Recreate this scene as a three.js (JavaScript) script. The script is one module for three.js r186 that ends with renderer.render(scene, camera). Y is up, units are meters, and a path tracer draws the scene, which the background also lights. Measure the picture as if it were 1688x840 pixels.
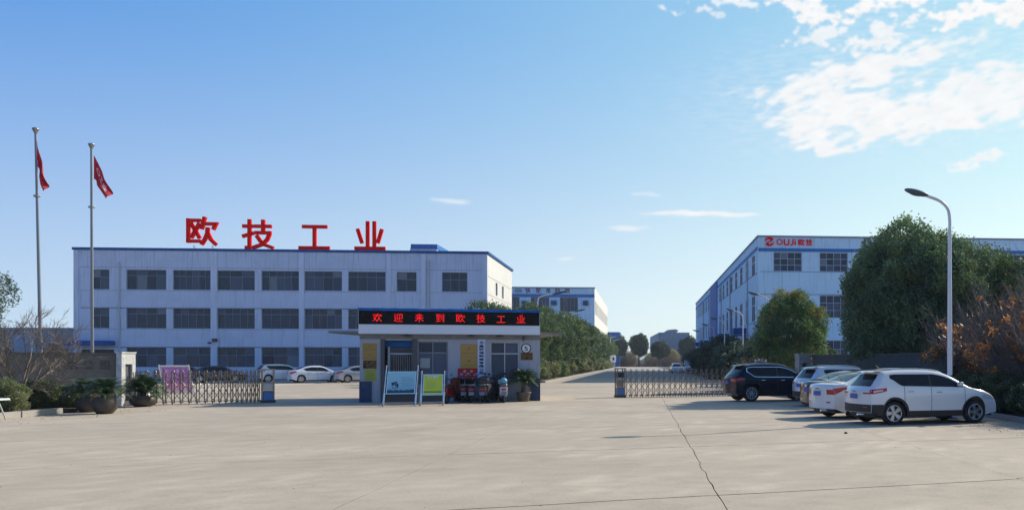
import * as THREE from 'three';
import { mergeGeometries, mergeVertices } from 'three/addons/utils/BufferGeometryUtils.js';
import { RoundedBoxGeometry } from 'three/addons/geometries/RoundedBoxGeometry.js';
import { createNoise3D, createNoise2D } from 'simplex-noise';

// ---------------------------------------------------------------- camera, sky, sun, exposure
// x runs along the factory fronts, -z runs up the works road; eye 1.75 m up, lens shifted so that uprights stay upright
const lin = (r, g, b) => new THREE.Color().setRGB(r, g, b);
const scene = new THREE.Scene();
const camera = new THREE.PerspectiveCamera(2 * Math.atan(597 / 1432) * 180 / Math.PI, 2360 / 1194, 0.1, 6000);
camera.setViewOffset(2360, 1194, 0, 0, 1688, 840);
camera.position.set(0, 1.75, 0);
camera.rotation.y = -4.87 * Math.PI / 180;
const renderer = new THREE.WebGLRenderer({ antialias: true });
renderer.toneMapping = THREE.LinearToneMapping;
renderer.toneMappingExposure = 1.0;
renderer.shadowMap.enabled = true;

let seedState = 7;
const rnd = () => { seedState = (seedState + 0x6d2b79f5) | 0; let t = Math.imul(seedState ^ (seedState >>> 15), 1 | seedState); t = (t + Math.imul(t ^ (t >>> 7), 61 | t)) ^ t; return ((t ^ (t >>> 14)) >>> 0) / 4294967296; };
const rr = (a, b) => a + (b - a) * rnd();
const reseed = (n) => { seedState = n; };
const n3 = createNoise3D(rnd), n2 = createNoise2D(rnd);
const fbm2 = (x, y, o = 4) => { let s = 0, a = 0.5; for (let i = 0; i < o; i++, x *= 2.03, y *= 2.03, a *= 0.5) s += a * n2(x + i * 17, y - i * 9); return s; };
const sstep = (a, b, x) => { const t = Math.min(1, Math.max(0, (x - a) / (b - a))); return t * t * (3 - 2 * t); };

const SUN = new THREE.Vector3(1.276, 1.0, -0.845).normalize();
const sun = new THREE.DirectionalLight(lin(1.0, 0.895, 0.765), 4.95);
sun.position.copy(SUN).multiplyScalar(200); sun.position.z -= 60;
sun.target.position.set(0, 0, -60);
sun.castShadow = true;
Object.assign(sun.shadow.camera, { left: -120, right: 120, top: 120, bottom: -120, near: 1, far: 600 });
sun.shadow.mapSize.set(4096, 4096);
scene.add(sun, sun.target);

function makeSky() {
  const W = 4096, H = 2048, data = new Float32Array(W * H * 4);
  const facing = Math.atan2(-Math.cos(4.87 * Math.PI / 180), Math.sin(4.87 * Math.PI / 180));   // bearing the lens looks along
  // clouds as soft patches: bearing, elevation (degrees), half length, half height, tilt, strength, kind of texture
  const patches = [
    [13, 17.5, 15, 4.6, 0.1, 0.8, 3], [9.6, 18.3, 8.2, 1.15, 0.19, 0.97, 0], [8.4, 15.9, 6.2, 1.7, 0.05, 1.0, 0], [6.4, 14.4, 2.8, 1.3, -0.35, 0.95, 0], [13.2, 15.3, 6.5, 1.6, 0.06, 1.0, 0], [17.6, 16.4, 7.5, 2.2, 0.12, 0.95, 0], [27, 16, 9, 3.0, 0.1, 0.9, 0],
    [6.0, 22.0, 2.9, 0.75, -0.28, 0.98, 1], [9.6, 22.0, 1.8, 0.75, 0.3, 1.0, 1], [12.4, 22.5, 2.4, 0.95, 0.25, 1.05, 1], [16.0, 21.2, 4.2, 0.75, 0.02, 1.03, 1], [19.5, 20.7, 3.4, 0.75, -0.05, 1.0, 1], [6.9, 20.5, 2.4, 0.75, 0.1, 0.8, 1], [10.6, 20.2, 2.2, 0.7, 0.2, 0.85, 1],
    [1.6, 22.6, 1.5, 0.55, -0.2, 0.8, 1], [-2.6, 22.0, 0.9, 0.32, 0, 0.72, 1], [0.0, 22.0, 0.7, 0.3, 0, 0.62, 1], [16.8, 12.4, 2.6, 0.5, 0.12, 0.75, 1], [18.4, 22.6, 1.2, 0.4, 0, 0.7, 1],
    [-1.0, 9.7, 5.0, 0.24, -0.01, 0.85, 2], [-5.8, 8.7, 1.5, 0.22, 0.0, 0.62, 2], [-17.0, 10.1, 1.6, 0.2, -0.03, 0.5, 2], [-9.7, 6.7, 0.7, 0.16, 0, 0.4, 2], [-4.5, 10.9, 1.2, 0.15, 0, 0.45, 2],
    [34, 20, 9, 2.2, 0.05, 0.9, 0], [48, 24, 10, 2.0, -0.1, 0.8, 1], [-60, 30, 8, 1.0, 0.1, 0.6, 1],
  ];
  const s = SUN;
  for (let row = 0; row < H; row++) {
    const up = ((row + 0.5) / H - 0.5) * Math.PI, y = Math.sin(up), c = Math.cos(up), ya = Math.max(0, y);
    const el = up * 180 / Math.PI;
    const hz = Math.max(0, 1 - ya / 0.42) ** 1.45, deep = Math.exp(-ya / 0.5), high = Math.exp(-1.1 * Math.max(0, ya - 0.42));
    for (let col = 0; col < W; col++) {
      const round = ((col + 0.5) / W - 0.5) * 2 * Math.PI, x = Math.cos(round) * c, z = Math.sin(round) * c;
      const cg = x * s.x + y * s.y + z * s.z, gl = Math.max(0, (cg + 0.15) / 1.15) ** 2, au = Math.max(0, cg) ** 30;
      const away = 0.5 - 0.5 * cg;                                                // bluer and darker opposite the sun
      let r = 0.05 * deep + 0.63 * hz * (1 - 0.3 * away) + 0.5 * gl + 0.9 * au;
      let g = 0.475 * deep + 0.3 * hz * (1 - 0.15 * away) + 0.63 * gl + 0.8 * au;
      let b = 0.88 * deep ** 0.35 + 0.25 * gl + 0.6 * au;
      r += 0.30 * hz * hz * (gl + 0.12); g += 0.12 * hz * hz * (gl + 0.12);
      r *= 1.05 * high; g *= 1.065 * high; b *= 1.07 * high;
      if (y < 0) { const k = Math.max(0.25, 1 + y * 4); r *= k; g *= k; b *= k; }
      if (el > 3 && el < 40) {
        let br = (round - facing) * 180 / Math.PI; if (br > 180) br -= 360; if (br < -180) br += 360;
        let a = 0;
        for (const [pb, pe, hl, hh, tilt, st, kind] of patches) {
          const dx0 = (br - pb) * Math.cos(up), dy0 = el - pe;
          if (Math.abs(dx0) > hl * 2.2 || Math.abs(dy0) > hh * 3 + hl * 0.5) continue;
          const dx = dx0 * Math.cos(tilt) + dy0 * Math.sin(tilt), dy = -dx0 * Math.sin(tilt) + dy0 * Math.cos(tilt);
          const wx = fbm2(br * 0.33 + 3, el * 0.6, 4), wy = fbm2(br * 0.33 - 8, el * 0.6 + 5, 4);
          const ws = kind === 2 ? 0.16 : 1, e = Math.hypot((dx + wx * 1.5 * ws) / hl, (dy + wy * 0.9 * ws) / hh);
          const fall = 1 - sstep(0.25, 1.35, e);
          if (fall <= 0) continue;
          const u = br * 0.975 + el * 0.22, v = el * 0.975 - br * 0.22;
          const tex = kind === 0 ? fbm2(u * 0.42 + 5, v * 1.35, 7) : kind === 1 ? fbm2(br * 0.95, el * 1.7 + 11, 7) : fbm2(br * 0.5, el * 4 + 31, 5);
          const k = kind === 0 ? 0.97 * sstep(-0.05, 1.05, fall * 1.4 + tex * 0.8 - 0.3) : kind === 1 ? sstep(-0.05, 0.95, fall * 1.5 + tex * 1.05 - 0.45) : kind === 3 ? 0.45 * fall * sstep(-0.5, 0.6, tex) : sstep(0.25, 1.0, fall * 0.95 + tex * 0.35);
          a = Math.max(a, k * st);
        }
        a = Math.min(1, a);
        if (a > 0) {
          const lum = 0.96 + 0.05 * fbm2(br * 0.5 + 40, el * 0.9, 4);
          r += (lum - r) * a; g += (lum * 1.0 - g) * a; b += (lum * 1.005 - b) * a;
        }
      }
      const o = (row * W + col) * 4;
      data[o] = r; data[o + 1] = g; data[o + 2] = b; data[o + 3] = 1;
    }
  }
  const t = new THREE.DataTexture(data, W, H, THREE.RGBAFormat, THREE.FloatType);
  t.mapping = THREE.EquirectangularReflectionMapping; t.magFilter = THREE.LinearFilter; t.needsUpdate = true;
  return t;
}
scene.background = makeSky();
scene.environment = scene.background;

// ---------------------------------------------------------------- helpers
const used = {};
function numbered(name) { const k = used[name] ?? 0; used[name] = k + 1; return k ? `${name}_${String(k).padStart(3, '0')}` : name; }
function tag(o, label, category, group, kind) {
  if (label) o.userData.label = label;
  if (category) o.userData.category = category;
  if (group) o.userData.group = group;
  if (kind) o.userData.kind = kind;
  return o;
}
function thing(name, label, category, [x, y, z] = [0, 0, 0], turn = 0, group) {
  const o = new THREE.Group(); o.name = numbered(name); scene.add(o);
  o.position.set(x, y, z); o.rotation.y = turn;
  return tag(o, label, category, group);
}
function part(name, geo, mat, parent) {
  const g = Array.isArray(geo) ? (geo.length > 1 ? mg(geo) : geo[0]) : geo;
  const m = new THREE.Mesh(g, mat); m.name = name; m.castShadow = m.receiveShadow = true;
  if (parent) parent.add(m);
  return m;
}
function sub(name, parent) { const o = new THREE.Group(); o.name = name; parent.add(o); return o; }
function solo(name, geo, mat, label, category, group, kind) { const m = part(numbered(name), geo, mat, scene); return tag(m, label, category, group, kind); }
function structure(name, geo, mat) { return tag(part(numbered(name), geo, mat, scene), null, null, null, 'structure'); }
function copy(root, pos, turn, label, group) {
  const r = root.clone(); r.name = numbered(root.name.replace(/_\d{3}$/, '')); scene.add(r);
  if (pos) r.position.set(...pos); if (turn !== undefined) r.rotation.y = turn;
  r.userData = { ...root.userData }; if (label) r.userData.label = label; if (group) r.userData.group = group;
  return r;
}
function mg(list) {
  const plain = list.map((g) => { let q = g.index ? g.toNonIndexed() : g; if (!q.attributes.uv) q.setAttribute('uv', new THREE.BufferAttribute(new Float32Array(q.attributes.position.count * 2), 2)); for (const k of Object.keys(q.attributes)) if (!['position', 'normal', 'uv'].includes(k)) q.deleteAttribute(k); return q; });
  return mergeGeometries(plain);
}
// a box given by centre x, bottom y, centre z, with uv in metres
function box(w, h, d, x = 0, y = 0, z = 0, rx = 0, ry = 0, rz = 0) {
  const g = new THREE.BoxGeometry(w, h, d), uv = g.attributes.uv, n = g.attributes.normal, p = g.attributes.position;
  for (let i = 0; i < uv.count; i++) {
    const ax = Math.abs(n.getX(i)), ay = Math.abs(n.getY(i));
    if (ax > 0.5) uv.setXY(i, p.getZ(i) + z, p.getY(i) + y); else if (ay > 0.5) uv.setXY(i, p.getX(i) + x, p.getZ(i) + z); else uv.setXY(i, p.getX(i) + x, p.getY(i) + y);
  }
  g.translate(0, h / 2, 0);
  if (rx) g.rotateX(rx); if (rz) g.rotateZ(rz); if (ry) g.rotateY(ry);
  return g.translate(x, y, z);
}
function rbox(w, h, d, r, x = 0, y = 0, z = 0, rx = 0, ry = 0, rz = 0) {
  const g = new RoundedBoxGeometry(w, h, d, 2, r); g.translate(0, h / 2, 0);
  if (rx) g.rotateX(rx); if (rz) g.rotateZ(rz); if (ry) g.rotateY(ry);
  return g.translate(x, y, z);
}
const V = (x, y, z) => new THREE.Vector3(x, y, z);
function bar(a, b, r, sides = 6, r2 = r) {                 // straight tube from a to b
  const A = V(...a), B = V(...b), d = B.clone().sub(A), g = new THREE.CylinderGeometry(r2, r, d.length(), sides);
  g.translate(0, d.length() / 2, 0);
  g.applyQuaternion(new THREE.Quaternion().setFromUnitVectors(V(0, 1, 0), d.normalize()));
  return g.translate(A.x, A.y, A.z);
}
function tube(pts, r, seg = 16, sides = 6) { return new THREE.TubeGeometry(new THREE.CatmullRomCurve3(pts.map((p) => V(...p))), seg, r, sides); }
function cyl(r1, r2, h, seg, x = 0, y = 0, z = 0, rx = 0, ry = 0, rz = 0) {
  const g = new THREE.CylinderGeometry(r1, r2, h, seg); g.translate(0, h / 2, 0);
  if (rx) g.rotateX(rx); if (rz) g.rotateZ(rz); if (ry) g.rotateY(ry);
  return g.translate(x, y, z);
}
function lathe(pts, seg = 20) { return new THREE.LatheGeometry(pts.map(([x, y]) => new THREE.Vector2(x, y)), seg); }
// a wall as an upright sheet with rectangular openings: outline w x h, holes [x0, y0, x1, y1], depth d going to -z
function wallWithHoles(w, h, d, holes) {
  const s = new THREE.Shape([[0, 0], [w, 0], [w, h], [0, h]].map((p) => new THREE.Vector2(...p)));
  for (const [a, b, c, e] of holes) s.holes.push(new THREE.Path([[a, b], [a, e], [c, e], [c, b]].map((p) => new THREE.Vector2(...p))));
  const g = new THREE.ExtrudeGeometry(s, { depth: d, bevelEnabled: false });
  return g.translate(0, 0, -d);
}
const mat = (r, g, b, rough = 0.7, metal = 0, extra = {}) => new THREE.MeshPhysicalMaterial({ color: lin(r, g, b), roughness: rough, metalness: metal, side: THREE.DoubleSide, ...extra });
const MATT = { specularIntensity: 0.25 };

// ---------------------------------------------------------------- computed textures
function dataTex(size, f, srgb = false) {                  // f(u, v) in 0..1, wraps
  const d = new Uint8Array(size * size * 4);
  for (let j = 0; j < size; j++) for (let i = 0; i < size; i++) { const c = f(i / size, j / size), o = (j * size + i) * 4; for (let k = 0; k < 3; k++) d[o + k] = Math.max(0, Math.min(255, Math.round((c.length ? c[k] : c) * 255))); d[o + 3] = 255; }
  const t = new THREE.DataTexture(d, size, size, THREE.RGBAFormat);
  t.wrapS = t.wrapT = THREE.RepeatWrapping; t.magFilter = THREE.LinearFilter; t.minFilter = THREE.LinearMipmapLinearFilter; t.generateMipmaps = true; t.needsUpdate = true;
  if (srgb) t.colorSpace = THREE.SRGBColorSpace;
  return t;
}
// periodic noise on a torus-like blend
function tiled(u, v, fx, fy, o = 5, seed = 0) {
  const a = fbm2(u * fx + seed, v * fy, o), b = fbm2((u - 1) * fx + seed, v * fy, o), c = fbm2(u * fx + seed, (v - 1) * fy, o), d = fbm2((u - 1) * fx + seed, (v - 1) * fy, o);
  return (a * (1 - u) + b * u) * (1 - v) + (c * (1 - u) + d * u) * v;
}
const T = {};
T.concrete = dataTex(512, (u, v) => { const n = tiled(u, v, 6, 9, 5, 3), f = tiled(u, v, 60, 60, 3, 9), s = rnd(); const k = 0.94 + 0.17 * n + 0.17 * f + 0.07 * (s - 0.5) - (s > 0.993 ? 0.22 : 0); return [k, k * 0.995, k * 0.985]; });
T.concreteBump = dataTex(512, (u, v) => 0.5 + 0.3 * tiled(u, v, 40, 40, 4, 5) + 0.2 * (rnd() - 0.5));
T.plaster = dataTex(1024, (u, v) => {                       // rain streaks run down from ledges, dirt in clouds
  const cloud = tiled(u, v, 5, 5, 5, 21), st = tiled(u, v, 55, 2.2, 4, 33), fine = tiled(u, v, 70, 70, 2, 2);
  const k = 1.0 + 0.2 * cloud - 0.95 * Math.max(0, st - 0.06) * (0.6 + cloud) + 0.04 * fine;
  return [k, k, k * (1 - 0.02 * Math.max(0, st))];
});
T.blotch = dataTex(512, (u, v) => { const k = 0.82 + 0.3 * tiled(u, v, 8, 8, 5, 71) + 0.1 * tiled(u, v, 40, 40, 3, 13); return [k, k, k]; });
const rep = (t, sx, sy = sx) => { const c = t.clone(); c.repeat.set(1 / sx, 1 / sy); c.needsUpdate = true; return c; };

const M = {
  blueShadePaint: mat(0.57, 0.645, 0.80, 0.85, 0, { ...MATT, map: rep(T.plaster, 15, 13) }),  // white wall with the blue of its shade mixed into the colour
  blueShadePaint2: mat(0.62, 0.82, 0.97, 0.85, 0, { ...MATT, map: rep(T.plaster, 17, 14) }),  // same blue shade tint, lightened further to imitate sun glare on the hall
  whitePaint: mat(0.74, 0.73, 0.70, 0.85, 0, { ...MATT, map: rep(T.plaster, 12, 9) }),
  trimBlue: mat(0.06, 0.235, 0.60, 0.6, 0, { ...MATT, map: rep(T.blotch, 5) }),
  deepBlue: mat(0.022, 0.16, 0.52, 0.55, 0, { ...MATT, map: rep(T.blotch, 7) }),
  pilasterPaint: mat(0.62, 0.69, 0.84, 0.85, 0, { ...MATT, map: rep(T.plaster, 15, 13) }), annex: mat(0.30, 0.38, 0.50, 0.85, 0, { ...MATT, map: rep(T.plaster, 15, 13) }), canopyBlue: mat(0.03, 0.12, 0.38, 0.6, 0, { ...MATT, map: rep(T.blotch, 5) }),  // pilasterPaint: front wall shade tint, lightened so the relief shows
  roof: mat(0.22, 0.22, 0.23, 0.9), inside: mat(0.06, 0.065, 0.075, 0.9),
  seam: mat(0.26, 0.30, 0.40, 0.9), seamShade: mat(0.20, 0.235, 0.32, 0.9), pipe: mat(0.5, 0.52, 0.56, 0.6),  // darkest tone here: facade seam lines and painted shadow under the ledges
  frame: mat(0.42, 0.47, 0.55, 0.5, 0.2), frameDark: mat(0.2, 0.24, 0.3, 0.5, 0.2),
  glassA: mat(0.022, 0.036, 0.066, 0.08, 0, { specularIntensity: 0.7 }), glassB: mat(0.042, 0.062, 0.105, 0.16, 0, { specularIntensity: 0.6 }), glassC: mat(0.08, 0.10, 0.15, 0.3, 0, { specularIntensity: 0.6 }), curtain: mat(0.16, 0.19, 0.23, 0.6), glassSide: mat(0.022, 0.034, 0.062, 0.95, 0, { specularIntensity: 0.02 }),
  steel: mat(0.72, 0.70, 0.66, 0.22, 1), gateSteel: mat(0.25, 0.205, 0.16, 0.32, 0.9), poleSteel: mat(0.24, 0.235, 0.25, 0.34, 0.85), steelDull: mat(0.42, 0.41, 0.40, 0.42, 1), white: mat(0.78, 0.78, 0.77, 0.5), black: mat(0.012, 0.012, 0.014, 0.45), darkGrey: mat(0.05, 0.05, 0.055, 0.6),
  red: mat(0.66, 0.006, 0.004, 0.6, 0, { emissive: lin(0.07, 0.0, 0.0), specularIntensity: 0.0 }), stone: mat(0.24, 0.205, 0.165, 0.75, 0, { map: rep(T.blotch, 2.2) }), soil: mat(0.07, 0.055, 0.04, 0.95, 0, { map: rep(T.blotch, 1.5) }),  // red: faint glow added to brighten letters that stand in shade
  kerb: mat(0.36, 0.34, 0.31, 0.9, 0, { map: rep(T.concrete, 2), bumpMap: rep(T.concreteBump, 1), bumpScale: 0.004 }),
  bark: mat(0.085, 0.07, 0.055, 0.9), twig: mat(0.23, 0.185, 0.145, 0.85), twigGrey: mat(0.21, 0.175, 0.16, 0.85),
};
const glassPick = () => { const k = rnd(); return k < 0.45 ? M.glassA : k < 0.78 ? M.glassB : k < 0.94 ? M.glassC : M.curtain; };

// Chinese characters as strokes in a 100 x 100 box, y down
const ARM = [[60, 3, 50, 38], [57, 21, 95, 21, 87, 41], [70, 33, 69, 58, 47, 96], [71, 58, 82, 80, 98, 96]];
const GO = [[8, 8, 20, 19], [2, 38, 17, 38, 17, 74, 4, 92], [14, 80, 34, 92, 98, 94]];
const gold = (x, y, s) => [[x, y - s, x - s, y - 0.3 * s], [x, y - s, x + s, y - 0.3 * s], [x - 0.5 * s, y - 0.1 * s, x + 0.5 * s, y - 0.1 * s], [x, y - 0.1 * s, x, y + 0.9 * s], [x - 0.75 * s, y + 0.36 * s, x + 0.75 * s, y + 0.36 * s], [x - 0.95 * s, y + 0.92 * s, x + 0.95 * s, y + 0.92 * s]];
const GLYPH = {
  欧: [[5.5, 6, 5.5, 89], [0, 12.5, 46.6, 12.5], [0, 83, 46.6, 83], [13, 20, 43, 73], [43, 21, 15, 73], [60, 0, 49.5, 43], [57, 24, 96, 24, 87, 44], [69.6, 36, 68, 58, 60, 77, 49, 95], [70, 56, 80, 78, 97, 95]],
  技: [[22, 0, 22, 99], [8, 94, 22, 94], [0, 23, 36.5, 23], [0, 57, 36.5, 45], [66, 1, 66, 42], [39.5, 23, 93, 23], [40, 44.5, 92, 44.5], [87, 47, 80, 66, 64, 83, 32, 95], [45, 54, 58, 73, 74, 86, 99, 95]],
  工: [[11, 22, 92, 22], [51, 22, 51, 92], [0, 93, 100, 93]],
  业: [[42, 2, 42, 92], [64, 2, 64, 92], [9, 28, 24, 76], [89, 28, 75, 76], [0, 93, 100, 93]],
  欢: [[5, 20, 43, 20, 32, 58, 4, 92], [10, 38, 46, 90], ...ARM],
  迎: [...GO, [56, 8, 38, 15, 38, 68, 58, 58], [66, 12, 66, 82], [66, 12, 93, 12, 93, 58, 80, 62]],
  来: [[12, 18, 88, 18], [28, 27, 36, 42], [72, 27, 64, 42], [4, 48, 96, 48], [50, 2, 50, 98], [47, 51, 5, 88], [53, 51, 95, 88]],
  到: [[4, 10, 60, 10], [30, 11, 14, 34, 54, 32], [44, 22, 58, 40], [8, 58, 56, 58], [31, 42, 31, 85], [3, 90, 60, 82], [72, 12, 72, 70], [92, 4, 92, 92, 80, 88]],
  允: [[50, 3, 24, 38, 76, 35], [65, 20, 83, 43], [36, 48, 30, 76, 6, 96], [62, 48, 62, 90, 92, 91, 95, 74]],
  鑫: [...gold(50, 25, 24), ...gold(25, 74, 23), ...gold(75, 74, 23)],
  环: [[3, 15, 38, 15], [5, 48, 36, 48], [2, 86, 40, 80], [20, 15, 20, 83], [45, 15, 97, 15], [72, 15, 44, 60], [68, 36, 68, 97], [76, 45, 96, 65]],
  保: [[28, 3, 4, 45], [18, 30, 18, 97], [42, 8, 88, 8, 88, 38, 42, 38, 42, 8], [34, 55, 97, 55], [65, 40, 65, 97], [62, 58, 36, 88], [68, 58, 96, 88]],
  科: [[40, 5, 8, 14], [2, 34, 46, 34], [25, 10, 25, 97], [23, 38, 3, 72], [27, 40, 46, 60], [58, 14, 70, 26], [55, 36, 68, 48], [50, 68, 98, 58], [82, 3, 82, 97]],
  有: [[5, 22, 95, 22], [45, 3, 34, 42, 5, 66], [34, 42, 34, 97], [34, 42, 80, 42, 80, 93, 68, 92], [34, 58, 80, 58], [34, 74, 80, 74]],
  限: [[8, 5, 8, 97], [8, 8, 34, 8, 20, 38, 36, 62, 14, 70], [46, 8, 88, 8, 88, 48, 46, 48], [46, 28, 88, 28], [46, 5, 46, 92, 66, 82], [62, 50, 98, 96], [93, 57, 76, 70]],
  公: [[36, 5, 6, 50], [64, 5, 95, 48], [48, 45, 20, 88, 78, 84], [66, 66, 88, 96]],
  司: [[8, 10, 90, 10, 90, 92, 74, 90], [10, 34, 68, 34], [14, 54, 62, 54, 62, 88, 14, 88, 14, 54]],
  铁: [[22, 3, 4, 30], [14, 24, 40, 24], [8, 46, 38, 46], [22, 24, 22, 90, 40, 78], [60, 8, 48, 34], [54, 26, 92, 26], [44, 52, 98, 52], [72, 4, 72, 52, 44, 96], [74, 54, 98, 96]],
  聚: [[10, 6, 50, 6], [18, 6, 18, 38], [40, 6, 40, 42], [18, 20, 40, 20], [6, 38, 50, 34], [56, 8, 92, 8, 58, 44], [62, 14, 96, 44], [50, 50, 50, 97], [10, 62, 42, 54], [28, 60, 6, 95], [74, 56, 52, 70], [56, 66, 94, 96]],
  龙: [[6, 30, 94, 30], [42, 4, 40, 40, 8, 96], [56, 30, 56, 88, 90, 90, 92, 74], [66, 6, 84, 20], [88, 44, 40, 78]],
  防: [[8, 5, 8, 97], [8, 8, 34, 8, 20, 38, 36, 62, 14, 70], [68, 3, 74, 14], [44, 24, 98, 24], [66, 24, 60, 60, 40, 95], [62, 50, 90, 50, 86, 92, 72, 92]],
  腐: [[50, 2, 50, 14], [10, 14, 96, 14], [14, 14, 12, 60, 2, 95], [34, 22, 22, 48], [28, 38, 28, 60], [40, 32, 60, 32], [54, 24, 54, 56], [62, 36, 94, 36], [84, 24, 84, 58], [26, 66, 26, 97], [26, 66, 90, 66, 90, 95], [58, 62, 40, 84]],
  通: [...GO, [46, 8, 86, 8, 70, 20], [46, 28, 46, 80], [46, 28, 88, 28, 88, 78], [46, 44, 88, 44], [46, 60, 88, 60], [67, 28, 67, 80]],
  知: [[22, 4, 10, 24], [14, 22, 46, 22], [4, 46, 48, 46], [28, 22, 28, 50, 4, 94], [30, 56, 46, 88], [58, 20, 92, 20, 92, 84, 58, 84, 58, 20]],
  U: [[6, 4, 6, 70, 20, 92, 42, 96, 64, 92, 78, 70, 78, 4]], J: [[52, 4, 52, 76, 40, 94, 10, 96]], i: [[20, 36, 20, 98], [20, 4, 20, 20]],
};
// solid character, size s metres, stroke width w (in hundredths), depth d, its lower left corner at the origin
function glyphSolid(ch, s, w, d) {
  const out = [];
  GLYPH[ch].forEach((st, i) => {
    const p = []; for (let k = 0; k < st.length; k += 2) p.push(new THREE.Vector2(st[k] * s / 100, (100 - st[k + 1]) * s / 100));
    const L = [], R = [], h = w * s / 200;
    for (let k = 0; k < p.length; k++) {
      const a = p[Math.max(0, k - 1)], b = p[k], c = p[Math.min(p.length - 1, k + 1)], d1 = b.clone().sub(a), d2 = c.clone().sub(b);
      if (!d1.lengthSq()) d1.copy(d2); if (!d2.lengthSq()) d2.copy(d1);
      d1.normalize(); d2.normalize();
      const n1 = new THREE.Vector2(-d1.y, d1.x), n2v = new THREE.Vector2(-d2.y, d2.x), m = n1.clone().add(n2v);
      if (m.lengthSq() < 0.05) m.copy(n1); m.normalize();
      const q = h / Math.max(0.45, m.dot(n1));
      L.push(b.clone().addScaledVector(m, q)); R.push(b.clone().addScaledVector(m, -q));
    }
    const g = new THREE.ExtrudeGeometry(new THREE.Shape([...L, ...R.reverse()]), { depth: d + i * 0.0035 * Math.max(0.3, s), bevelEnabled: false });
    out.push(g);
  });
  return mg(out);
}
function glyphDraw(ctx, ch, x, y, w, h, lw) {
  ctx.lineWidth = lw; ctx.lineJoin = 'round'; ctx.lineCap = 'round';
  for (const st of GLYPH[ch]) { ctx.beginPath(); for (let k = 0; k < st.length; k += 2) ctx[k ? 'lineTo' : 'moveTo'](x + st[k] * w / 100, y + st[k + 1] * h / 100); ctx.stroke(); }
}
function print(w, h, draw, thin) {                                // flat print for a poster or a sign
  const c = document.createElement('canvas'); c.width = w; c.height = h; draw(c.getContext('2d'), w, h);
  const t = new THREE.CanvasTexture(c); t.colorSpace = THREE.SRGBColorSpace;
  return new THREE.MeshPhysicalMaterial({ map: t, roughness: 0.6, side: THREE.DoubleSide, transmission: thin ? 0.5 : 0, thickness: 0, specularIntensity: 0.5 });
}
const sheet = (w, h, x, y, z) => new THREE.PlaneGeometry(w, h).translate(x, y + h / 2, z);
// ---------------------------------------------------------------- ground
{
  const g = new THREE.PlaneGeometry(4400, 4400, 1, 1).rotateX(-Math.PI / 2);
  const uv = g.attributes.uv; for (let i = 0; i < uv.count; i++) uv.setXY(i, uv.getX(i) * 4400, uv.getY(i) * 4400);
  g.translate(0, -0.09, 0);
  structure('ground', g, mat(0.16, 0.135, 0.10, 0.95, 0, { map: rep(T.blotch, 9) }));
}
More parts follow.
